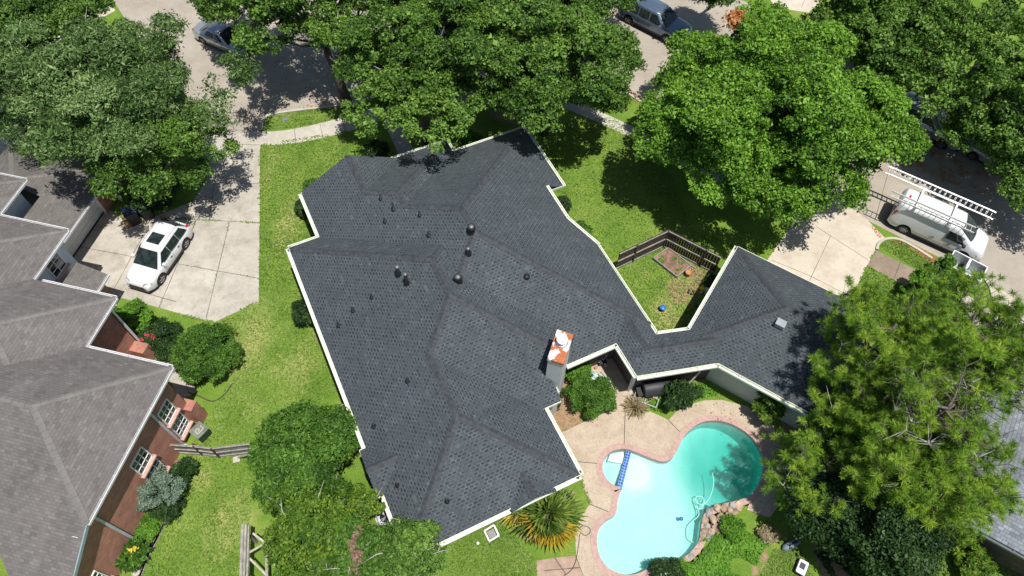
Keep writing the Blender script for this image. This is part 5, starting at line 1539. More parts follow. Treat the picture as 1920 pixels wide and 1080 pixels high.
shrub("shrub", "large rounded green bush below the tip of the concrete driveway", 388, 665, 62, 1.7, MT['shrub'], 41, blobs=34, subs=14, leaves=40, size=.085, sub_r=.22, blob_r=.24, rough=.05, elong=1.4)
shrub("shrub", "tall leafy green bush beside the brick porch of the red brick house", 250, 600, 30, 2.0, MT['ivy'], 42, blobs=16, subs=10, size=.12, elong=2.2, rough=.2)
rose = shrub("rose_bush", "dark rose bush with red flowers between the porch bush and the rounded bush", 292, 632, 32, 1.1, MT['dshrub'], 43, blobs=18, subs=10, size=.09, rough=.15)
shrub("shrub", "low grey-green shrub at the left foot of the rounded bush", 320, 655, 26, .7, MT['dshrub'], 44, size=.08)
shrub("shrub", "small dark shrub against the left eave of the dark-roofed house", 572, 587, 24, 1.2, MT['dshrub'], 45, blobs=16, size=.09)
shrub("shrub", "low shrub at the left corner where the dark roof steps in", 571, 388, 11, .8, MT['dshrub'], 46, size=.09, ry=1.8)
shrub("shrub", "clipped shrub by the upper left gable of the dark-roofed house", 584, 350, 10, .5, MT['shrub'], 47, size=.09)
shrub("shrub", "bush by the front door under the oak shade", 705, 285, 22, .9, MT['dshrub'], 48, size=.1)
shrub("shrub", "bright bush at the notch of the front eaves", 880, 268, 20, 1.1, MT['ivy'], 49, size=.1)
shrub("shrub", "low dark hedge shrub by the right eave of the dark-roofed house", 1055, 385, 10, .6, MT['dshrub'], 50, size=.09, ry=1.6)
shrub("shrub", "small leafy shrub on the lawn edge right of the diagonal gutter", 1090, 432, 13, .6, MT['shrub'], 51, size=.09)
shrub("juniper_bush", "blue-green juniper bush in front of the brick wall's middle window", 298, 920, 40, 1.8, MT['juniper'], 52, blobs=20, subs=12, leaves=40, size=.07, elong=1.2, rough=.22, sub_r=.2)
shrub("shrub", "straggly low shrub below the juniper bush", 312, 955, 24, .8, MT['dshrub'], 53, size=.07, rough=.2)
shrub("shrub", "dark broad-leaved plant at the foot of the low broken fence", 345, 882, 20, .9, MT['dshrub'], 54, size=.18, elong=2.4, blobs=10, subs=6, leaves=14)
lily = shrub("flowering_plant", "broad-leaved plant with yellow flowers near the lower downpipe", 250, 1042, 22, .9, MT['shrub'], 55, size=.2, elong=3.2, blobs=10, subs=6, leaves=14)
shrub("shrub", "low green border planting by the brick wall above the yellow flowers", 268, 1000, 26, .4, MT['ivy'], 56, size=.07, ry=1.3)
shrub("shrub", "dense dark green bush beside the chimney and the patio", 1108, 742, 46, 1.3, MT['shrub'], 57, blobs=30, subs=14, leaves=40, size=.075, blob_r=.24, rough=.06)
shrub("shrub", "narrow green shrub between the chimney wall and the patio slab", 1078, 695, 24, 1.1, MT['ivy'], 58, size=.08)
shrub("shrub", "low ivy along the wall foot below the chimney", 1036, 745, 12, .5, MT['dshrub'], 59, size=.07, ry=1.9)
shrub("shrub", "dark spiky shrub at the pool side of the smoker grill", 1276, 742, 28, 1.2, MT['dshrub'], 60, size=.13, elong=2.8, rough=.2)
shrub("shrub", "bright yellow-green young shrub beside the garage's shaded wall", 1435, 760, 26, 1.8, MT['yel'], 61, size=.11, elong=2.6, rough=.25, blobs=12)
shrub("shrub", "bright green fern clump behind the poolside boulders", 1372, 992, 18, .7, MT['ivy'], 62, size=.09, elong=2.2)
shrub("shrub", "tan dry shrub right of the poolside boulders", 1440, 1002, 12, .5, MT['straw'], 63, size=.07)
wf = shrub("flowering_shrub", "dark shrub with small white flowers at the foot of the pool", 1250, 1078, 30, .6, MT['dshrub'], 64, size=.08)
shrub("shrub", "leafy bush in front of the grey metal trailer", 1772, 530, 34, 1.9, MT['shrub'], 65, size=.13, elong=1.8, blobs=20, rough=.2)
shrub("shrub", "bright bush left of the trailer at the pine's upper edge", 1728, 538, 26, 2.0, MT['ivy'], 66, size=.12, blobs=16, rough=.2)
shrub("shrub", "green plants by the lower right garden edging", 1903, 1040, 22, .6, MT['ivy'], 67, size=.09)
shrub("shrub", "reddish garden plants by the grey-roofed house", 1880, 1022, 16, .5, MT['browndead'], 68, size=.08)
shrub("shrub", "yellow feathery shrub on the lawn at the bottom right", 1825, 1062, 26, 1.0, MT['yel'], 69, size=.09, elong=3.0, rough=.3, blobs=16)
shrub("shrub", "bushy green plant in the fenced yard by the garage's shaded wall", 1338, 532, 12, .9, MT['dshrub'], 70, size=.1)
shrub("shrub", "green shrubs below the small tree by the garage bins", 290, 372, 40, 1.6, MT['dshrub'], 71, blobs=24, size=.12)
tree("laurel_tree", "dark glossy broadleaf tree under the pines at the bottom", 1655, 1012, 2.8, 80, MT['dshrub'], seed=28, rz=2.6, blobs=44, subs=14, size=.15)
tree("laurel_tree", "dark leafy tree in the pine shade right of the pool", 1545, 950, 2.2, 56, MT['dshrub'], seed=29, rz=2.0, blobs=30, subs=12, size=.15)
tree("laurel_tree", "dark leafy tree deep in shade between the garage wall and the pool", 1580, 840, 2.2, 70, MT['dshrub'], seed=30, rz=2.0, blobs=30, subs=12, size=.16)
def petals(parent, pts, mat_, s, n=26, name="flower", seed=3):
    r = np.random.default_rng(seed)
    for (x, y, z) in pts:
        c = P(x, y, z) - parent.location
        Lp = r.normal(size=(n, 3)) * s * .5 + np.array([c.x, c.y, c.z])
        V, F = leaf_quads(Lp, unit(r.normal(size=(n, 3)) * .5 + np.array([0, 0, 1])), np.full(n, s * .8), 1.2, r)
        np_mesh(name, V, F, mat_, face_attrs={"tint": r.random(n)}, parent=parent)
petals(rose, ((275, 628, 1.25), (284, 629, 1.2), (266, 638, 1.1), (287, 634, 1.2)), MT['flower_r'], .09)
petals(lily, ((244, 1031, 1.1), (252, 1029, 1.15), (247, 1040, 1.0)), MT['flower_y'], .10)
petals(wf, ((1244, 1072, .7), (1249, 1076, .72), (1261, 1074, .7), (1256, 1080, .7), (1240, 1078, .66)), MT['flower_w'], .05, 14)

# ground ivy and long grass round the rocks: one mass nobody could count
def ground_cover(name, pxs, mat_, n, hmax, size, elong, seed, drop=0.0):
    r = np.random.default_rng(seed)
    poly = [P(*q) for q in pxs]; x0, x1 = min(p.x for p in poly), max(p.x for p in poly); y0, y1 = min(p.y for p in poly), max(p.y for p in poly)
    X_ = r.random(n * 3) * (x1 - x0) + x0; Y_ = r.random(n * 3) * (y1 - y0) + y0
    # clump: keep points where a lumpy field is high
    f = sum(np.sin(X_ * a + b) * np.sin(Y_ * c + d) for a, b, c, d in r.random((6, 4)) * np.array([4, 6, 4, 6]))
    k = inside(poly, X_, Y_) & (f > -1.0 + drop)
    X_, Y_, f = X_[k][:n], Y_[k][:n], f[k][:n]
    z = (.05 + hmax * r.random(len(X_)) * np.clip(.5 + f * .3, .15, 1))
    C = np.stack([X_, Y_, z], 1)
    Nn = unit(r.normal(size=C.shape) * .45 + np.array([0, 0, 1]))
    V, F = leaf_quads(C, Nn, size * (.5 + r.random(len(C))), elong, r)
    o = np_mesh(name, V, F, mat_, face_attrs={"tint": np.clip(.5 + f * .12 + r.normal(size=len(C)) * .16, 0, 1)})
    return tag(o, kind="stuff")
ground_cover("ground_ivy", [(1290, 1040), (1318, 1010), (1350, 1000), (1385, 985), (1430, 985), (1446, 1010), (1425, 1040), (1405, 1090), (1240, 1100), (1262, 1062)], MT['ivy'], 9000, .35, .085, 1.5, 81)
ground_cover("ground_ivy", [(1180, 742), (1200, 735), (1290, 715), (1330, 722), (1345, 742), (1290, 752), (1262, 770), (1240, 775), (1215, 765)], MT['ivy'], 1500, .2, .07, 1.6, 82, .8)
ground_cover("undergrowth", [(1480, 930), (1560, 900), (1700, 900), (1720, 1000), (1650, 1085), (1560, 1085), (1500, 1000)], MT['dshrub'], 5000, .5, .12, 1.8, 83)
ground_cover("undergrowth", [(480, 940), (560, 760), (690, 900), (720, 1080), (520, 1090)], MT['grass'], 3000, .3, .1, 2.4, 84, .6)
# coarse lawn blades near the camera: breaks the evenness of the turf
def lawn_blades(pxs, n, seed, size=.055):
    r = np.random.default_rng(seed)
    poly = [P(*q) for q in pxs]; x0, x1 = min(p.x for p in poly), max(p.x for p in poly); y0, y1 = min(p.y for p in poly), max(p.y for p in poly)
    X_ = r.random(n) * (x1 - x0) + x0; Y_ = r.random(n) * (y1 - y0) + y0
    k = inside(poly, X_, Y_); X_, Y_ = X_[k], Y_[k]
    C = np.stack([X_, Y_, np.full(len(X_), .03)], 1)
    Nn = unit(r.normal(size=C.shape) * .7 + np.array([0, 0, .8]))
    V, F = leaf_quads(C, Nn, size * (.5 + r.random(len(C))), 2.4, r)
    f = sum(np.sin(X_ * a + b) * np.sin(Y_ * c + d) for a, b, c, d in r.random((8, 4)) * np.array([3, 6, 3, 6]))
    o = np_mesh("lawn_grass", V, F, MT['grass'], face_attrs={"tint": np.clip(.5 + f * .10 + r.normal(size=len(C)) * .2, 0, 1)})
    tag(o, kind="stuff")
lawn_blades([(487, 275), (640, 255), (700, 240), (640, 300), (560, 370), (590, 440), (540, 470), (640, 730), (480, 830), (460, 1090), (250, 1090), (340, 870), (440, 700), (400, 610), (486, 570)], 52000, 91)
lawn_blades([(1060, 230), (1150, 220), (1260, 330), (1300, 430), (1450, 480), (1380, 465), (1250, 430), (1140, 490), (1060, 410), (1010, 280)], 22000, 92)
lawn_blades([(1150, 500), (1250, 455), (1340, 510), (1290, 610), (1228, 622)], 7000, 93)
lawn_blades([(500, 215), (660, 194), (690, 206), (580, 236), (490, 246)], 4500, 94)
lawn_blades([(1626, 498), (1722, 549), (1700, 620), (1600, 600), (1595, 560)], 5000, 95)
lawn_blades([(1646, 462), (1660, 449), (1690, 450), (1748, 485), (1740, 515)], 2500, 96)
lawn_blades([(800, 1035), (930, 970), (1000, 1045), (1000, 1090), (760, 1090)], 9000, 97)
lawn_blades([(1420, 1090), (1450, 1030), (1500, 1025), (1530, 1090)], 3000, 98)
lawn_blades([(1690, 1090), (1720, 1030), (1860, 1020), (1930, 1075), (1930, 1100)], 7000, 99)

# fallen leaves swept along the kerb and under the trees, weeds in the drive's joints
def litter(pxs, n, m, seed, size=.07, z=.018):
    r = np.random.default_rng(seed)
    poly = [P(*q) for q in pxs]; x0, x1 = min(p.x for p in poly), max(p.x for p in poly); y0, y1 = min(p.y for p in poly), max(p.y for p in poly)
    X_ = r.random(n) * (x1 - x0) + x0; Y_ = r.random(n) * (y1 - y0) + y0
    f = sum(np.sin(X_ * a + b) * np.sin(Y_ * c + d) for a, b, c, d in r.random((6, 4)) * np.array([5, 6, 5, 6]))
    k = inside(poly, X_, Y_) & (f + r.normal(size=n) > .2); X_, Y_ = X_[k], Y_[k]
    C = np.stack([X_, Y_, z + .02 * r.random(len(X_))], 1)
    V, F = leaf_quads(C, unit(r.normal(size=C.shape) * .35 + np.array([0, 0, 1])), size * (.5 + r.random(len(C))), 1.7, r)
    tag(np_mesh("leaf_litter", V, F, m, face_attrs={"tint": r.random(len(C))}), kind="stuff")
litter([(1628, 418), (1662, 440), (1700, 452), (1752, 480), (1765, 492), (1745, 494), (1690, 456), (1650, 450)], 5200, MT['rust'], 1, .06)
litter([(1690, 265), (1760, 285), (1850, 320), (1870, 370), (1780, 350), (1700, 310)], 2600, MT['rust'], 2)
litter([(560, 196), (660, 180), (780, 148), (880, 130), (880, 146), (780, 168), (660, 198), (560, 210)], 3000, MT['rust'], 3)
litter([(330, 260), (440, 230), (440, 330), (370, 400), (300, 420), (240, 430)], 1600, MT['browndead'], 4, .06)
litter([(1150, 150), (1220, 190), (1215, 205), (1150, 170)], 1200, MT['rust'], 5)
litter([(1290, 760), (1330, 715), (1440, 770), (1460, 960), (1400, 940), (1440, 850)], 900, MT['browndead'], 6, .05, .05)
litter([(430, 120), (700, 80), (700, 190), (500, 220)], 900, MT['browndead'], 7, .06)
for i, (x0, y0, x1, y1) in enumerate(((300, 408, 485, 418), (335, 495, 485, 522), (430, 417, 386, 600), (368, 413, 298, 577))):
    dx, dy = (0, 2.2) if abs(x1 - x0) > abs(y1 - y0) else (2.0, 0)
    litter([(x0 - dx, y0 - dy), (x1 - dx, y1 - dy), (x1 + dx, y1 + dy), (x0 + dx, y0 + dy)], 900 if i == 0 else 500, MT['grass'], 20 + i, .05, .02)
# ragged turf spilling over the drive, walk and deck edges
for i, pts in enumerate((((486, 275), (486, 566)), ((485, 566), (402, 606)), ((298, 579), (402, 606)), ((490, 273), (640, 250)), ((640, 250), (715, 228)), ((490, 245), (640, 220)), ((1641, 470), (1592, 564)), ((1106, 944), (1087, 892)), ((1003, 1050), (1003, 1085)))):
    (x0, y0), (x1, y1) = pts; d = Vector((x1 - x0, y1 - y0)).normalized(); o = Vector((-d.y, d.x)) * 2.4
    litter([(x0 - o.x, y0 - o.y), (x1 - o.x, y1 - o.y), (x1 + o.x, y1 + o.y), (x0 + o.x, y0 + o.y)], 1400, MT['grass'], 40 + i, .075, .025)

# ------------------------------------------------------------------ pines: bare limbs carrying round tufts of needles
def pine(label, px, py, zc, rpx, seed, tufts=740, base=None, rz=2.6, bare=4):
    r = np.random.default_rng(seed)
    c = P(px, py, zc); rx = rpx * mpp(px, py, zc)
    root = thing("pine_tree", label, "tree", (c.x, c.y, 0), 0, "pine trees at the right")
    mb = MB()
    mb.tube([(0, 0, -.05), (.1, .05, zc * .5), (0, 0, zc + rz * .7)], [.24, .19, .05], 10)
    ends = []
    nb_ = 26
    for k in range(nb_):
        a = k * 2.4 + r.normal() * .3; t = k / nb_
        z0 = zc - rz * .6 + rz * 1.2 * t
        ln = rx * (1.0 - .45 * t) * (.75 + .35 * r.random())
        p0 = Vector((0, 0, z0)); d = Vector((math.cos(a), math.sin(a), 0))
        p2_ = p0 + d * ln + Vector((0, 0, rz * (.25 + .25 * r.random())))
        p1_ = p0 + d * ln * .55 + Vector((r.normal() * .25, r.normal() * .25, .15))
        mb.tube([p0, p1_, p2_], [.065, .042, .014], 6, cap=False)
        for j in range(7):
            s = .35 + .65 * j / 6
            q = (p0.lerp(p1_, s / .55) if s < .55 else p1_.lerp(p2_, (s - .55) / .45))
            for side in (-1, 1):
                e = q + Vector((-d.y, d.x, 0)) * side * (.35 + .6 * r.random()) * (1.15 - s * .5) + d * (.2 + .3 * r.random()) + Vector((0, 0, .15 + .35 * r.random()))
                if r.random() < .9: mb.tube([q, e], [.022, .010], 4, cap=False)
                ends.append((q, e))
    for k in range(bare):
        a = r.random() * 6.28; d = Vector((math.cos(a), math.sin(a), 0)); p = d * rx * (.5 + .3 * r.random()) + Vector((0, 0, zc + rz * .3))
        for j in range(4):
            q = p + Vector((r.normal() * .5, r.normal() * .5, .25 + .3 * r.random()))
            mb.tube([p, q], [.02, .006], 4, 1, cap=False)
    mb.build("trunk", [MT['bark'], MT['bark_l']], root)
    T = []
    for q, e in ends:
        T.append(e)
        for _ in range(2):
            T.append(q.lerp(e, r.random()) + Vector((r.normal() * .22, r.normal() * .22, r.normal() * .12 + .12)))
    T = np.array([tuple(t_) for t_ in T]); 
    if len(T) > tufts: T = T[r.permutation(len(T))[:tufts]]
    nn = 84
    C = np.repeat(T, nn, 0); D = rdir(len(C), r); D[:, 2] = D[:, 2] * .8 + .22; D = unit(D)
    ln = (.17 + .12 * r.random(len(C)))[:, None] * np.repeat(.75 + .5 * r.random(len(T)), nn)[:, None]
    side = unit(np.cross(D, rdir(len(C), r))) * .0085
    base_ = C + D * .03
    V = np.stack([base_ - side, base_ + side, C + D * ln + side * .5, C + D * ln - side * .5], 1).reshape(-1, 3)
    F = np.arange(len(V)).reshape(-1, 4)
    tt = np.clip(np.repeat(.5 + r.normal(size=len(T)) * .22, nn) + r.normal(size=len(C)) * .12, 0, 1)
    np_mesh("crown", V, F, MT['pine'], face_attrs={"tint": tt}, parent=root)
    return root
pine("pine beside the right garage corner with tufts hanging over the dark roof", 1645, 645, 6.2, 122, 101)
pine("pine standing behind the leafy bush and the metal trailer", 1790, 640, 7.0, 125, 102)
pine("pine leaning over the shaded pool deck and garage wall", 1628, 772, 4.2, 120, 103)
pine("pine in front of the grey roof with bare limbs showing", 1745, 790, 6.6, 118, 104, tufts=270, bare=16)
pine("lowest pine, above the lawn at the bottom right", 1770, 905, 5.2, 108, 105)
pine("pine at the right edge over the grey roof", 1895, 690, 6.5, 80, 106, tufts=300, bare=10)
pine("pine filling the middle of the stand between the shaded pool deck and the grey roof", 1672, 885, 5.0, 98, 108)
pine("small pine with low yellow-green tufts right of the deep end of the pool", 1518, 905, 2.2, 90, 107, tufts=460)

# ------------------------------------------------------------------ fan palm, ornamental grass
def fan(origin, d, ln, w, r, n=15):
    """one fan-shaped frond: pleated blades radiating from the end of a stalk"""
    V = []; side = d.cross(Vector((0, 0, 1))); side.normalize(); upv = side.cross(d)
    hub = origin + d * ln * .34
    for k in range(n):
        t = (k / (n - 1) - .5) * 2.7
        bd = (d * math.cos(t) + side * math.sin(t)).normalized()
        L = ln * .66 * (1 - .18 * abs(t) / 1.35) * r.uniform(.86, 1.04)
        sag = Vector((0, 0, -.16 * L - .05 * abs(t)))
        wid = (side * math.cos(t) - d * math.sin(t)) + upv * r.choice((-.6, .6))
        m = hub + bd * L * .5 + sag * .15; e = hub + bd * L + sag
        V += [hub, m + wid * w, e, m - wid * w]
    return hub, V
def palm(label, px, py, s=1.0, seed=4, count=26):
    r = random.Random(seed)
    c = P(px, py, 0); root = thing("fan_palm", label, "palm", (c.x, c.y, 0))
    mb = MB(); mb.tube([(0, 0, 0), (.03, 0, .5 * s), (0, 0, .85 * s)], [.20 * s, .18 * s, .12 * s], 10); mb.build("trunk", MT['bark'], root)
    for k in range(count):
        a = k * 2.399 + r.uniform(-.25, .25); lvl = k / (count - 1)
        el = math.radians(80 - 74 * lvl ** .8 + r.uniform(-9, 9))
        d = Vector((math.cos(a) * math.cos(el), math.sin(a) * math.cos(el), math.sin(el)))
        o = Vector((r.uniform(-.05, .05), r.uniform(-.05, .05), (.88 - .35 * lvl) * s))
        ln = r.uniform(1.45, 1.95) * s * (.75 + .25 * min(1, lvl * 2.5))
        hub, V = fan(o, d, ln, .062 * s, r)
        toward = math.sin(a) * -1
        old = lvl > .55 and r.random() < (.8 if toward > -.2 else .3)
        n = len(V) // 4; g_ = np.random.default_rng(seed * 50 + k)
        fo = np_mesh("frond", np.array([tuple(p) for p in V]), np.arange(len(V)).reshape(-1, 4), MT['palm_old'] if old else MT['palm'], face_attrs={"tint": np.clip(g_.normal(size=n) * .2 + r.uniform(.25, .75), 0, 1)}, parent=root)
        mb = MB(); mb.tube([o, o.lerp(hub, .5) + Vector((0, 0, .03)), hub], [.020, .016, .011], 5, cap=False); mb.build("stalk", MT['straw_stalk'], fo)
    return root
MT['straw_stalk'] = simple("palm_stalk", (0.20, 0.24, 0.06), 0.6, 0.2, 5.0)
palm("fan palm with green and yellowing fronds at the corner of the dark-roofed house", 1026, 974, 1.18, 4, 30)
palm("smaller fan palm tucked under the eave left of the fan palm", 972, 945, .85, 9, 18)

def tuft(name, label, px, py, n, ln, mat_, seed, cat="grass clump"):
    r = np.random.default_rng(seed); c = P(px, py, 0)
    a = r.random(n) * 6.283; el = np.radians(18 + 55 * r.random(n)); L = ln * (.6 + .5 * r.random(n))
    D = np.stack([np.cos(a) * np.cos(el), np.sin(a) * np.cos(el), np.sin(el)], 1)
    S = np.stack([-np.sin(a), np.cos(a), 0 * a], 1) * .019
    B_ = np.stack([r.normal(size=n) * .08, r.normal(size=n) * .08, 0 * a], 1)
    M_ = B_ + D * L[:, None] * .6; E_ = B_ + D * L[:, None] - np.array([0, 0, .15]) * L[:, None]
    V = np.stack([B_ - S, B_ + S, M_ + S, M_ - S, M_ - S, M_ + S, E_ + S * .4, E_ - S * .4], 1).reshape(-1, 3)
    o = np_mesh(name, V, np.arange(len(V)).reshape(-1, 4), mat_, face_attrs={"tint": np.repeat(r.random(n), 2)})
    o.location = (c.x, c.y, 0)
    return tag(o, label, cat)
tuft("ornamental_grass", "tan dry ornamental grass clump between the pool deck and the grill", 1192, 765, 520, .75, MT['straw'], 7)
# ------------------------------------------------------------------ fences and small things
def fence(name, label, pts, h, m, post_pts=None, rail_side=1, rails=2, cat="fence", picket=.14, gap=.012, seed=3, lean=0.0, kick=True):
    r = random.Random(seed)
    pts = [Vector((p.x, p.y, 0)) for p in pts]
    root = thing(name, label, cat, pts[0]); O = pts[0]
    for a, b in zip(pts, pts[1:]):
        d = (b - a); L = d.length; d.normalize(); nrm = Vector((-d.y, d.x, 0)) * rail_side
        mb = MB(); n = int(L / (picket + gap))
        for k in range(n):
            c = a - O + d * ((k + .5) * L / n) - nrm * .03
            hh = h * r.uniform(.97, 1.0)
            mb.box((c.x, c.y, hh / 2 + .03), (L / n - gap, .02, hh), axes=(d, nrm, Vector((0, 0, 1))))
        mb.build("picket_panel", m, root)
        for k in range(rails):
            z = h * (.94 if k == rails - 1 else .5 if rails == 2 else (.18 + .76 * k / (rails - 1)))
            mb = MB(); mb.bar(a - O + Vector((0, 0, z)) + nrm * .01, b - O + Vector((0, 0, z)) + nrm * .01, .05, .09); mb.build("rail", MT['wood_g'], root)
        if kick:
            mb = MB(); mb.bar(a - O + Vector((0, 0, .09)), b - O + Vector((0, 0, .09)), .04, .15); mb.build("kick_board", MT['wood_g'], root)
    for p in (post_pts or pts):
        q = p - O; mb = MB(); mb.box((q.x, q.y, h * .5), (.10, .10, h * 1.0), r.random()); mb.build("post", MT['wood_d'], root)
    return root
fc = [P(1154, 506), P(1243, 464), P(1312, 500), P(1338, 513)]
fence("wooden_fence", "dark weathered plank fence round the small yard between the dark roof's two wings", fc, 1.75, MT['wood_d'], [P(1186, 491), P(1243, 464), P(1312, 500)], -1)
lf = [P(331, 850), P(380, 853), P(412, 857), P(485, 848), P(520, 840)]
lfr = fence("wooden_fence", "low grey sagging plank fence and gate between the brick wall and the rounded tree", lf, 1.3, MT['wood_g'], [P(380, 853), P(412, 857), P(485, 848)], -1, seed=5)
O = lfr.location
mb = MB(); mb.bar(P(486, 846, 1.2) - O, P(446, 858, .15) - O, .09, .05); mb.build("brace", MT['wood_g'], lfr)
mb = MB(); mb.bar(P(361, 832, 1.35) - O, P(382, 852, .0) - O, .10, .10); mb.build("leaning_post", MT['wood_d'], lfr)
mb = MB(); q = P(444, 862, .04) - O; mb.box((q.x, q.y, .06), (.34, .30, .1), .3); mb.build("footing", MT['walk'], lfr)
sf = fence("wooden_fence", "short dark fence section under the left eave of the dark-roofed house", [P(640, 784), P(668, 772)], 1.5, MT['wood_d'], rail_side=-1, rails=3, seed=6)
# leaning timber frame at the bottom edge
fr = thing("timber_frame", "grey weathered timber frame of long beams and diagonal braces at the bottom edge", "timber frame", P(480, 1040))
O = fr.location
for a, b, w in (((455, 983, 1.9), (451, 1095, 1.9), .12), ((461, 984, 1.9), (457, 1095, 1.9), .10), ((466, 986, 1.7), (463, 1095, 1.7), .10)):
    mb = MB(); mb.bar(P(*a) - O, P(*b) - O, w, .06); mb.build("beam", MT['wood_g'], fr)
mb = MB(); mb.bar(P(499, 1014, 1.2) - O, P(501, 1095, 1.2) - O, .11, .11); mb.build("beam", MT['wood_g'], fr)
for a, b in (((474, 1000, 1.3), (498, 1018, 1.2)), ((497, 1019, 1.25), (464, 1038, 1.6)), ((468, 1047, 1.5), (499, 1078, 1.2))):
    mb = MB(); mb.bar(P(*a) - O, P(*b) - O, .09, .06); mb.build("brace", MT['wood_l'], fr)
for p in ((460, 1000), (458, 1075), (500, 1030), (501, 1085)):
    z = 1.85 if p[0] < 480 else 1.15; t = P(*p, z) - O
    mb = MB(); mb.bar((t.x, t.y, 0), (t.x, t.y, z), .10, .10); mb.build("post", MT['wood_g'], fr)
mb = MB(); q = P(510, 1018, .5) - O; mb.box((q.x, q.y, .45), (.55, .45, .10), .1); mb.build("board", MT['wood_d'], fr)
# raised bed
c = [P(1224, 487), P(1252, 468), P(1294, 501), P(1268, 522)]
bed = thing("raised_bed", "timber-edged vegetable bed of bare soil inside the plank-fenced yard", "garden bed", c[0]); O = bed.location
for i in range(4):
    a, b = c[i] - O, c[(i + 1) % 4] - O
    mb = MB(); mb.bar(a + Vector((0, 0, .12)), b + Vector((0, 0, .12)), .05, .24); mb.build("board", MT['wood_g'], bed)
mb = MB(); mb.poly([(p - O).xy.to_3d() + Vector((0, 0, .16)) for p in c]); mb.build("soil", simple("bed_soil", (0.20, 0.125, 0.085), 0.95, 0.35, 3.0, bmp=0.6), bed)
r = np.random.default_rng(9); n = 160
u_, v_ = r.random((n, 1)) * .8 + .1, r.random((n, 1)) * .8 + .1
A_, B_, C_, D_ = [np.array(p - O) for p in c]
Lp = (A_ * (1 - u_) + B_ * u_) * (1 - v_) + (D_ * (1 - u_) + C_ * u_) * v_ + np.array([0, 0, .2])
k = (np.sin(Lp[:, 0] * 5) + np.cos(Lp[:, 1] * 6)) > .2; Lp = Lp[k]
V, F = leaf_quads(Lp, unit(r.normal(size=Lp.shape) * .5 + np.array([0, 0, 1])), .10 * (.6 + .8 * r.random(len(Lp))), 1.8, r)
np_mesh("seedlings", V, F, MT['ivy'], face_attrs={"tint": r.random(len(Lp))}, parent=bed).name = "seedling_cover"
mb = MB(); mb.bar(P(1262, 475, .12) - O, P(1305, 503, .1) - O, .03, .03); mb.build("stake", MT['wood_l'], bed)

def lathe_thing(name, label, cat, px, py, prof, m, n=20, group=None, z=0.0):
    p = P(px, py, z); mb = MB(); mb.lathe(prof, (0, 0, 0), n); o = mb.build(name, m); o.location = p
    return tag(o, label, cat, group)
pot = lathe_thing("flower_pot", "terracotta pot on the bare earth beside the vegetable bed", "pot", 1289, 516, [(.12, 0), (.18, .30), (.20, .30), (.20, .36), (.16, .36), (.14, .27)], MT['terra'])
lathe_thing("blue_lid", "bright blue round lid-like disc on a stand in the fenced yard", "lid", 1241, 581, [(.05, 0), (.05, .20), (.17, .22), (.20, .27), (.16, .32), (.05, .35)], MT['blue'])
ylw = thing("toy_cart", "bright yellow and white plastic toy by the garage's dark left wall", "toy", P(1318, 545)); mb = MB(); mb.box((0, 0, .28), (.34, .26, .34), .5); mb.box((.1, .05, .48), (.16, .22, .12), .5); mb.build("body", MT['yellow'], ylw)
mb = MB()
for a in (-.12, .12):
    for b in (-.14, .14): mb.lathe([(.07, 0), (.07, .06)], (a, b, .0), 10)
mb.build("wheel", MT['whitep'], ylw)
mb = MB(); mb.box((.18, -.2, .3), (.22, .3, .5), .5); mb.build("tray", MT['whitep'], ylw)
for i, (x, y) in enumerate(((1290, 549), (1295, 552), (1299, 548), (1301, 553), (1293, 545))):
    o = lathe_thing("charcoal_lump", "black lumps scattered on the bare patch of the fenced yard", "lump", x, y, [(.05, 0), (.08, .05), (.06, .10), (.02, .12)], MT['plast'], 7, "black lumps in the yard"); o.rotation_euler = (.4 * i, .3, i)

# bins by the neighbour's garage
def bin_(label, px, py, rz, m, lid_m, s=1.0, group=None, seed=1):
    root = thing("wheelie_bin", label, "bin", P(px, py), rz, group)
    mb = MB(); a, b = .27 * s, .34 * s; c, d = .33 * s, .40 * s; h = 1.0 * s
    lo = [(-a, -b, .06), (a, -b, .06), (a, b, .06), (-a, b, .06)]; hi = [(-c, -d, h), (c, -d, h), (c, d, h), (-c, d, h)]
    for k in range(4): mb.face([lo[k], lo[(k + 1) % 4], hi[(k + 1) % 4], hi[k]])
    mb.face(lo[::-1]); mb.face(hi)
    mb.build("body", m, root)
    mb = MB(); k = 6
    for i in range(k + 1):
        y = -d * 1.06 + 2.12 * d * i / k; z = h + .03 + .09 * math.sin(math.pi * i / k)
        for x in (-c * 1.06, c * 1.06): mb.v.append((x, y, z))
    for i in range(k): mb.facei((2 * i, 2 * i + 1, 2 * i + 3, 2 * i + 2), 0, True)
    mb.box((0, 0, h + .015), (2.1 * c, 2.1 * d, .04)); mb.build("lid", lid_m, root)
    mb = MB(); mb.tube([(-c * .8, d * 1.15, h - .05), (c * .8, d * 1.15, h - .05)], .02, 6); mb.build("handle", m, root)
    for s_ in (-1, 1):
        mb = MB(); n = 12
        mb.tube([(s_ * (a + .02), b, .12), (s_ * (a + .08), b, .12)], .12, 12); mb.build("wheel", MT['rubber'], root)
    return root
bin_("dark wheelie bin with glossy navy lid nearest the garage corner", 255, 415, .6, MT['plast'], MT['navy'], 1.05)
b2 = bin_("dark wheelie bin with a pale sticker on its lid, under the live oak", 281, 405, .5, MT['plast'], MT['navy'], .95)
mb = MB(); mb.box((0, .02, 1.07), (.22, .18, .014)); mb.build("sticker", MT['lens'], b2)
bg_ = thing("paper_bag", "crumpled brown yard-waste bag leaning against the wheelie bin", "bag", P(240, 420)); mb = MB()
mb.v += [(-.18, -.3, 0), (.18, -.3, 0), (.2, .32, 0), (-.16, .3, 0), (-.13, -.24, .55), (.16, -.26, .48), (.17, .26, .62), (-.12, .24, .5), (0, 0, .42)]
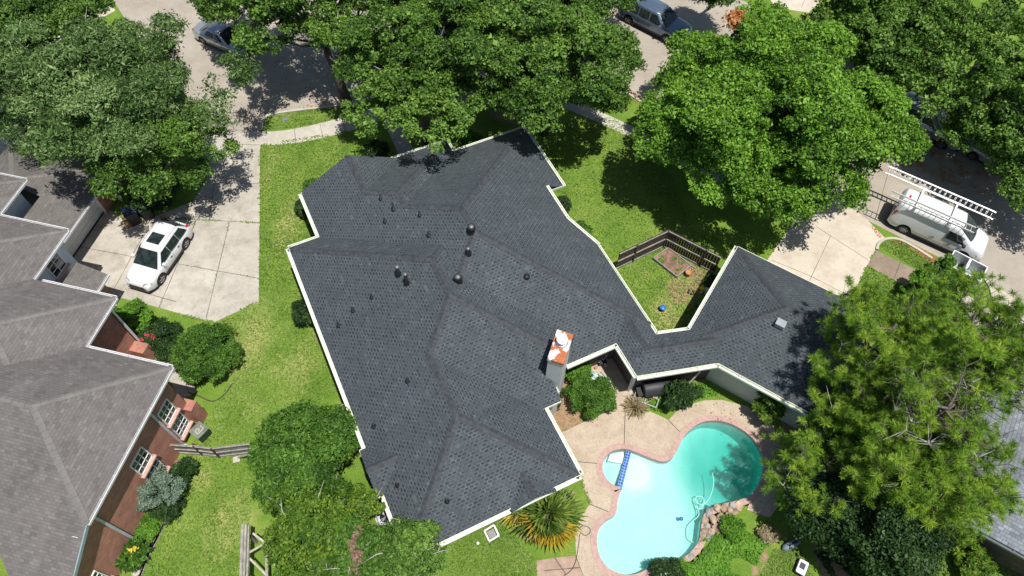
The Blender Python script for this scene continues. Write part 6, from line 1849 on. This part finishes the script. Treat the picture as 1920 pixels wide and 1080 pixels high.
for f in ((0, 1, 5, 4), (1, 2, 6, 5), (2, 3, 7, 6), (3, 0, 4, 7), (4, 5, 8), (5, 6, 8), (6, 7, 8), (7, 4, 8), (3, 2, 1, 0)): mb.facei(f)
mb.build("bag", MT['bag'], bg_); bg_.rotation_euler.z = .7
gb = thing("storage_box", "dark green box with pale handle shape on its lid beside the brick wing wall", "box", P(381, 815), math.radians(-33)); gb.scale = (.78, .78, 1.0); mb = MB()
mb.prism([(-.42, -.42), (.42, -.42), (.42, .42), (-.42, .42)], 0, .62); mb.build("body", MT['greenbin'], gb)
mb = MB(); mb.box((0, 0, .64), (.90, .90, .06)); mb.build("lid", simple("faded_green_lid", (0.16, 0.18, 0.14), 0.6, 0.25, 4.0), gb)
mb = MB()
for q in (((-.1, .25), (.2, .25)), ((.2, .25), (.2, -.2)), ((.2, -.2), (-.1, -.2)), ((-.1, -.2), (-.1, .05)), ((-.1, .05), (.08, .05)), ((.08, .05), (.08, -.1))): mb.bar((*q[0], .69), (*q[1], .69), .05, .03)
mb.build("handle", simple("pale_plastic", (0.5, 0.48, 0.38), 0.6), gb)

# air conditioner, pump box
ac = thing("air_conditioner", "round-cornered grey air conditioner on a slab by the lower left eave", "air conditioner", P(728, 975), math.radians(-62.6)); mb = MB()
def rrect(w, l, rr, n=5):
    out = []
    for cx_, cy_, a0 in ((w - rr, l - rr, 0), (-w + rr, l - rr, 90), (-w + rr, -l + rr, 180), (w - rr, -l + rr, 270)):
        for k in range(n + 1): a = math.radians(a0 + 90 * k / n); out.append((cx_ + rr * math.cos(a), cy_ + rr * math.sin(a)))
    return out
mb.prism(rrect(.42, .42, .14), .1, .72); mb.build("casing", MT['galv'], ac)
mb = MB(); mb.lathe([(.31, .724), (.31, .73), (.02, .735)], (0, 0, 0), 24); mb.build("fan_opening", MT['plast'], ac)
mb = MB()
for k in range(4):
    t = k * math.pi / 2 + .4; mb.face([(.05 * math.cos(t), .05 * math.sin(t), .74), (.28 * math.cos(t - .3), .28 * math.sin(t - .3), .745), (.28 * math.cos(t + .35), .28 * math.sin(t + .35), .76)])
mb.lathe([(.07, .73), (.06, .77)], (0, 0, 0), 12); mb.build("fan_blade", MT['tin'], ac)
mb = MB(); mb.box((.1, 0, .05), (1.5, 1.1, .1)); mb.build("slab", MT['walk'], ac)
wb_ = thing("pump_box", "white square equipment box under the left eave beside the rounded tree", "equipment box", P(668, 812), math.radians(-62.6)); mb = MB(); mb.prism(rrect(.36, .30, .05, 3), 0, .62); mb.build("casing", MT['whitep'], wb_)
mb = MB(); mb.prism(rrect(.38, .32, .05, 3), .625, .66); mb.build("lid", MT['trim_w'], wb_)
for q in ((676, 828), (683, 834)):
    o = lathe_thing("white_pot", "small white pots beside the white equipment box", "pot", *q, [(.07, 0), (.11, .2), (.08, .2), (.07, .12)], MT['whitep'], 12, "white pots under the eave")
# tipped frame, ball
wf_ = thing("tipped_chair", "small white plastic chair tipped over on the lawn below the lower eave", "chair", P(922, 1002), .5); 
mb = MB()
for a, b in (((-.25, -.25, .08), (.25, -.25, .25)), ((.25, -.25, .25), (.25, .28, .3)), ((.25, .28, .3), (-.25, .28, .1)), ((-.25, .28, .1), (-.25, -.25, .08))): mb.bar(a, b, .08, .05)
mb.build("frame", MT['whitep'], wf_); mb = MB(); mb.box((0, 0, .14), (.36, .36, .03)); mb.build("seat", simple("grey_seat", (0.25, 0.25, 0.24), 0.7), wf_)
for q in ((-.25, -.25), (.25, -.25), (.25, .28), (-.25, .28)):
    mb = MB(); mb.bar((q[0], q[1], .2), (q[0] * 1.1, q[1] * 1.15, .0), .04, .04); mb.build("leg", MT['whitep'], wf_)
lathe_thing("ball", "small white ball on the grass below the lower eave", "ball", 896, 1019, [(.01, 0), (.06, .02), (.085, .085), (.06, .15), (.01, .17)], MT['trim_w'], 14)

# smoker grill by the patio
gr_ = thing("smoker_grill", "black covered barrel smoker grill against the passage wall", "grill", P(1230, 735), math.radians(12)); mb = MB(); k = 12
prof = [(.42 * math.cos(math.pi * i / k), .62 + .45 * math.sin(math.pi * i / k)) for i in range(k + 1)]
for xa, s in ((-.85, .96), (-.80, 1), (.55, 1), (.80, .7), (.95, .45)):
    for y, z in prof: mb.v.append((xa, y * s, .5 + (z - .5) * s))
m_ = len(prof)
for a in range(4):
    for i in range(m_ - 1): mb.facei((a * m_ + i, (a + 1) * m_ + i, (a + 1) * m_ + i + 1, a * m_ + i + 1), 0, True)
mb.facei([i for i in range(m_)]); mb.facei([4 * m_ + i for i in reversed(range(m_))])
mb.box((-.1, 0, .5), (1.3, .8, .25)); mb.build("cover", simple("black_grill_cover", (0.03, 0.032, 0.035), 0.55, 0.15, 4.0), gr_)
for q in ((-.7, -.3), (-.7, .3), (.5, -.3), (.5, .3)):
    mb = MB(); mb.bar((*q, 0), (*q, .55), .05, .05); mb.build("leg", MT['black'], gr_)
mb = MB()
for i in range(3): mb.box((-.3 + .32 * i, .12, 1.04), (.10, .05, .06), .5)
mb.build("vent", MT['plast'], gr_)
mb = MB(); mb.box((-1.0, 0, .55), (.30, .6, .05)); mb.build("side_shelf", MT['plast'], gr_)
ck = thing("plant_rack", "low cluttered metal rack of pots and bottles beside the smoker grill", "rack", P(1205, 752), math.radians(-20))
mb = MB()
for y in (-.25, .25): mb.bar((-.5, y, .35), (.75, y, .35), .03, .03)
for x in (-.5, .1, .75): mb.bar((x, -.25, .35), (x, .25, .35), .03, .03); mb.bar((x, -.25, 0), (x, -.25, .35), .03, .03); mb.bar((x, .25, 0), (x, .25, .35), .03, .03)
mb.build("frame", MT['galv'], ck)
for i, (x, y, m) in enumerate(((1222, 748, 'terra'), (1229, 744, 'whitep'), (1236, 741, 'whitep'), (1241, 738, 'tin'), (1212, 752, 'plast'))):
    lathe_thing("plant_pot", ["orange pot in the row beside the smoker grill", "white pot right of the orange pot by the smoker", "white pot nearest the spiky shrub by the smoker", "tin pot at the end of the row by the spiky shrub", "black pot left of the orange pot by the smoker"][i], "pot", x, y, [(.07, 0), (.12, .2), (.09, .2), (.08, .1)], MT[m], 12, "pots by the grill")
# patio things
tw = thing("pool_raft", "pale blue and white striped raft lying on the patio under a bent frame", "raft", P(1124, 712), math.radians(-22)); mb = MB()
for i in range(5): mb.tube([(-.6, -.24 + .12 * i, .07), (.6, -.24 + .12 * i, .07)], .065, 8, i % 2)
mb.build("body", [MT['cyan'], MT['trim_w']], tw)
fm = thing("trellis_hoop", "thin dark metal frame standing over the pale raft on the patio", "metal frame", P(1130, 716)); O = fm.location; mb = MB()
mb.tube([P(1122, 715, 0) - O, P(1126, 697, .6) - O, P(1146, 722, .1) - O], .02, 6); mb.build("tube", MT['black'], fm)
lc = thing("folding_chair", "white and black folding chair in the corner of the patio under the eave", "chair", P(1128, 683)); O = lc.location
for a, b in (((-.2, -.2, 0), (.2, .2, .7)), ((.25, -.15, 0), (-.15, .2, .7)), ((-.2, .2, .7), (.2, .2, .7)), ((-.2, -.1, .4), (.25, .15, .4))):
    mb = MB(); mb.bar(a, b, .03, .03); mb.build("leg", MT['trim_w'], lc)
mb = MB(); mb.box((0, 0, .42), (.4, .36, .03), .4); mb.build("seat", MT['plast'], lc)
lathe_thing("plant_pot", "small brown pot alone in the middle of the patio", "pot", 1117, 691, [(.06, 0), (.09, .14), (.07, .14), (.06, .08)], MT['terra'], 12)

# boulders of the waterfall
def rock(px, py, s, z, seed, flat=.6, m=None, label="tan and grey boulders of the poolside waterfall"):
    r = random.Random(seed); bm = bmesh.new(); bmesh.ops.create_icosphere(bm, subdivisions=2, radius=1)
    dirs = [Vector((r.gauss(0, 1), r.gauss(0, 1), r.gauss(0, 1))).normalized() for _ in range(9)]
    offs = [r.uniform(.55, .92) for _ in dirs]
    for v in bm.verts:
        for d, o in zip(dirs, offs):
            e = v.co.dot(d) - o
            if e > 0: v.co -= d * e * .92
    me = bpy.data.meshes.new("boulder"); bm.to_mesh(me); bm.free(); me.materials.append(m or MT['stone'])
    o = bpy.data.objects.new("boulder", me); COL.objects.link(o)
    q = P(px, py, z); o.location = q; o.scale = (s * r.uniform(.85, 1.25), s * r.uniform(.8, 1.1), s * flat); o.rotation_euler = (r.uniform(-.2, .2), r.uniform(-.2, .2), r.uniform(0, 6.3))
    return tag(o, label, "boulder", "boulders by the pool")
stone2 = simple("reddish_boulder", (0.34, 0.235, 0.165), 0.9, 0.3, 2.5, bmp=0.5); stone3 = simple("grey_boulder", (0.27, 0.25, 0.23), 0.9, 0.3, 2.5, bmp=0.5)
spec_ = [(1352, 972, .30, .18), (1345, 990, .26, .12), (1338, 975, .22, .14), (1330, 962, .22, .10), (1345, 953, .24, .12), (1358, 952, .24, .14), (1368, 957, .22, .16), (1375, 948, .22, .1), (1386, 948, .24, .08), (1365, 968, .26, .2),
         (1322, 976, .18, .08), (1326, 986, .17, .08), (1334, 996, .22, .08), (1322, 996, .2, .06), (1318, 1006, .18, .04), (1330, 1008, .2, .06), (1316, 1018, .16, .04), (1356, 985, .22, .1), (1308, 1032, .16, .03), (1296, 1042, .16, .03), (1378, 960, .2, .1), (1284, 1050, .17, .03), (1268, 1055, .17, .03), (1240, 1056, .32, .05)]
for i, (x, y, s, z) in enumerate(spec_): rock(x, y, s, z, i + 3, .6, (MT['stone'], stone2, MT['stone'], stone3)[i % 4])
# pool cleaner hose, float, garden hose
def hose(name, label, pts, rad, m, cat="hose"):
    mb = MB(); q = smooth_loop(pts, 8, False); mb.tube([p - q[0] for p in q], rad, 6); o = mb.build(name, m); o.location = q[0]; return tag(o, label, cat)
hz_ = -.42
hose("cleaner_hose", "white pool cleaner hose looping on the turquoise water", [P(x, y, hz_) for x, y in ((1335, 886), (1338, 900), (1336, 918), (1330, 934), (1322, 944), (1311, 945), (1304, 938), (1307, 931), (1317, 932), (1320, 942), (1315, 952), (1309, 955), (1306, 946), (1304, 940), (1310, 958), (1309, 968), (1298, 978), (1290, 987), (1288, 998), (1290, 1010), (1300, 1017))], .022, MT['hose_w'])
lathe_thing("float", "small round blue float on the shallow water", "float", 1277, 973, [(.06, 0), (.10, .03), (.09, .08), (.03, .10)], MT['blue'], 16, z=-.12)
hose("garden_hose", "thin dark garden hose curling along the pool deck by the fan palm", [P(x, y, .05) for x, y in ((1086, 990), (1095, 986), (1105, 990), (1106, 999), (1097, 1004), (1088, 1001), (1085, 1020), (1080, 1050), (1072, 1068), (1060, 1078))], .016, MT['hose_d'])
# trailer
tr = thing("metal_trailer", "galvanised open box trailer with two compartments at the kerb in front of the van", "trailer", P(1788, 527)); O = tr.location
a, b = P(1757, 514) - O, P(1806, 540) - O; d = (b - a); a = a - d * .0; L = 2.0; d.normalize(); n_ = Vector((-d.y, d.x, 0)); 
if n_.y < 0: n_ = -n_
for k in range(2):
    o0 = a + d * (L / 2 * k + .03); w = L / 2 - .06; dep = 1.25; h = 1.0
    cr = [o0, o0 + d * w, o0 + d * w + n_ * dep, o0 + n_ * dep]
    mb = MB(); 
    for i in range(4):
        p, q = cr[i], cr[(i + 1) % 4]; mb.bar(p + Vector((0, 0, h * .55 + .1)), q + Vector((0, 0, h * .55 + .1)), .02, h * .9)
    mb.poly([(p.x, p.y, .25) for p in cr]); mb.build("compartment", MT['galv'], tr)
    mb = MB()
    for i in range(4):
        p, q = cr[i], cr[(i + 1) % 4]; mb.bar(p + Vector((0, 0, h + .08)), q + Vector((0, 0, h + .08)), .06, .06)
    mb.build("rim", MT['trim_w'], tr)
for s in (0, 1):
    mb = MB(); c = a + d * L / 2 + n_ * (1.05 * s + (-.08 if s == 0 else .08)) + Vector((0, 0, .24)); mb.tube([c - n_ * .07, c + n_ * .07], .24, 16); mb.build("wheel", MT['rubber'], tr)
# things in the shade at the bottom right
ky = thing("kayak", "dull blue-grey kayak-shaped float lying in the shade below the pool deck", "kayak", P(1482, 1022), math.radians(28)); mb = MB()
mb.tube([(-.55, 0, .12), (-.4, 0, .16), (0, 0, .18), (.4, 0, .16), (.55, 0, .12)], [.03, .16, .20, .16, .03], 12); mb.build("hull", simple("grey_blue_plastic", (0.16, 0.21, 0.23), 0.5, 0.12, 4.0), ky)
mb = MB(); mb.box((0, 0, .365), (.5, .10, .03)); mb.build("seat", MT['plast'], ky)
sc_ = thing("panel_tray", "white tray with a dark blue panel on the grass at the bottom edge", "tray", P(1500, 1066), math.radians(60)); mb = MB(); mb.prism(rrect(.36, .24, .05, 3), 0, .30); mb.build("casing", MT['plast'], sc_)
mb = MB(); mb.prism(rrect(.33, .21, .05, 3), .30, .325); mb.build("top", MT['trim_w'], sc_)
mb = MB(); mb.box((.05, .02, .335), (.3, .25, .012)); mb.build("panel", MT['navy'], sc_)
st = thing("garden_step", "pale timber step at the edging by the grey-roofed house", "step", P(1857, 1026), math.radians(-32)); mb = MB(); mb.box((0, 0, .12), (.75, .28, .24)); mb.build("tread", MT['wood_l'], st)
mb = MB()
for (x, y), (x2, y2) in zip(((1845, 1022), (1875, 1042), (1905, 1063), (1935, 1085)), ((1875, 1042), (1905, 1063), (1935, 1085), (1965, 1106))):
    mb.bar(P(x, y, .08), P(x2, y2, .08), .12, .16)
tag(mb.build("garden_edging", MT['stone']), "low stone edging along the bed of the grey-roofed house", "edging")
mb = MB(); rr_ = random.Random(2); e = smooth_loop([P(x, y) for x, y in ((308, 985), (300, 1000), (293, 1015), (282, 1035), (272, 1060), (262, 1085))], 8, False)
for p in e: mb.box((p.x, p.y, .05), (.22, .10, .12), rr_.uniform(1.0, 1.4))
tag(mb.build("garden_edging", MT['walk']), "row of pale edging stones between the brick wall's flower bed and the lawn", "edging")
hose("edging_hose", "dark garden edging line curving below the large rounded bush", [P(x, y, .04) for x, y in ((352, 735), (372, 742), (398, 752), (420, 740), (436, 718))], .03, MT['wood_d'], "edging")
for i, (x, y) in enumerate(((281, 971), (295, 970))):
    mb = MB(); mb.tube([(-.2, 0, .1), (.2, .03, .12)] if i == 0 else [(-.06, 0, .05), (.06, .02, .12)], .07, 8); mb.box((0, 0, .2), (.14, .08, .12), .4); o = mb.build("garden_figure", MT['flower_w'] if False else MT['whitep']); o.location = P(x, y); o.rotation_euler.z = .6
    tag(o, ["long white garden ornament lying under the juniper", "small white garden ornament right of the long one under the juniper"][i], "ornament")
mb = MB(); mb.tube([(-.2, 0, .15), (0, .05, .3), (.22, 0, .1)], .04, 8); mb.box((-.2, 0, .1), (.1, .1, .2)); o = mb.build("garden_figure", MT['whitep']); o.location = P(252, 1002); o.rotation_euler.z = 1.1; tag(o, "white bent ornament against the brick wall by the lower downpipe", "ornament")
rock(333, 868, .22, .05, 77, .5, stone2, "pinkish stone at the foot of the sagging fence by the brick wall")
lathe_thing("stepping_stone", "round grey stone below the yellow-flowered plant", "stone", 255, 1073, [(.2, 0), (.2, .06), (.1, .08)], MT['walk'], 16)
o = MB().box((0, 0, .02), (.36, .28, .05), .2).build("drain_cover", simple("drain_plastic", (0.16, 0.18, 0.22), 0.6)); o.location = P(535, 224); tag(o, "square grey cover in the grass strip beside the street bend", "cover")
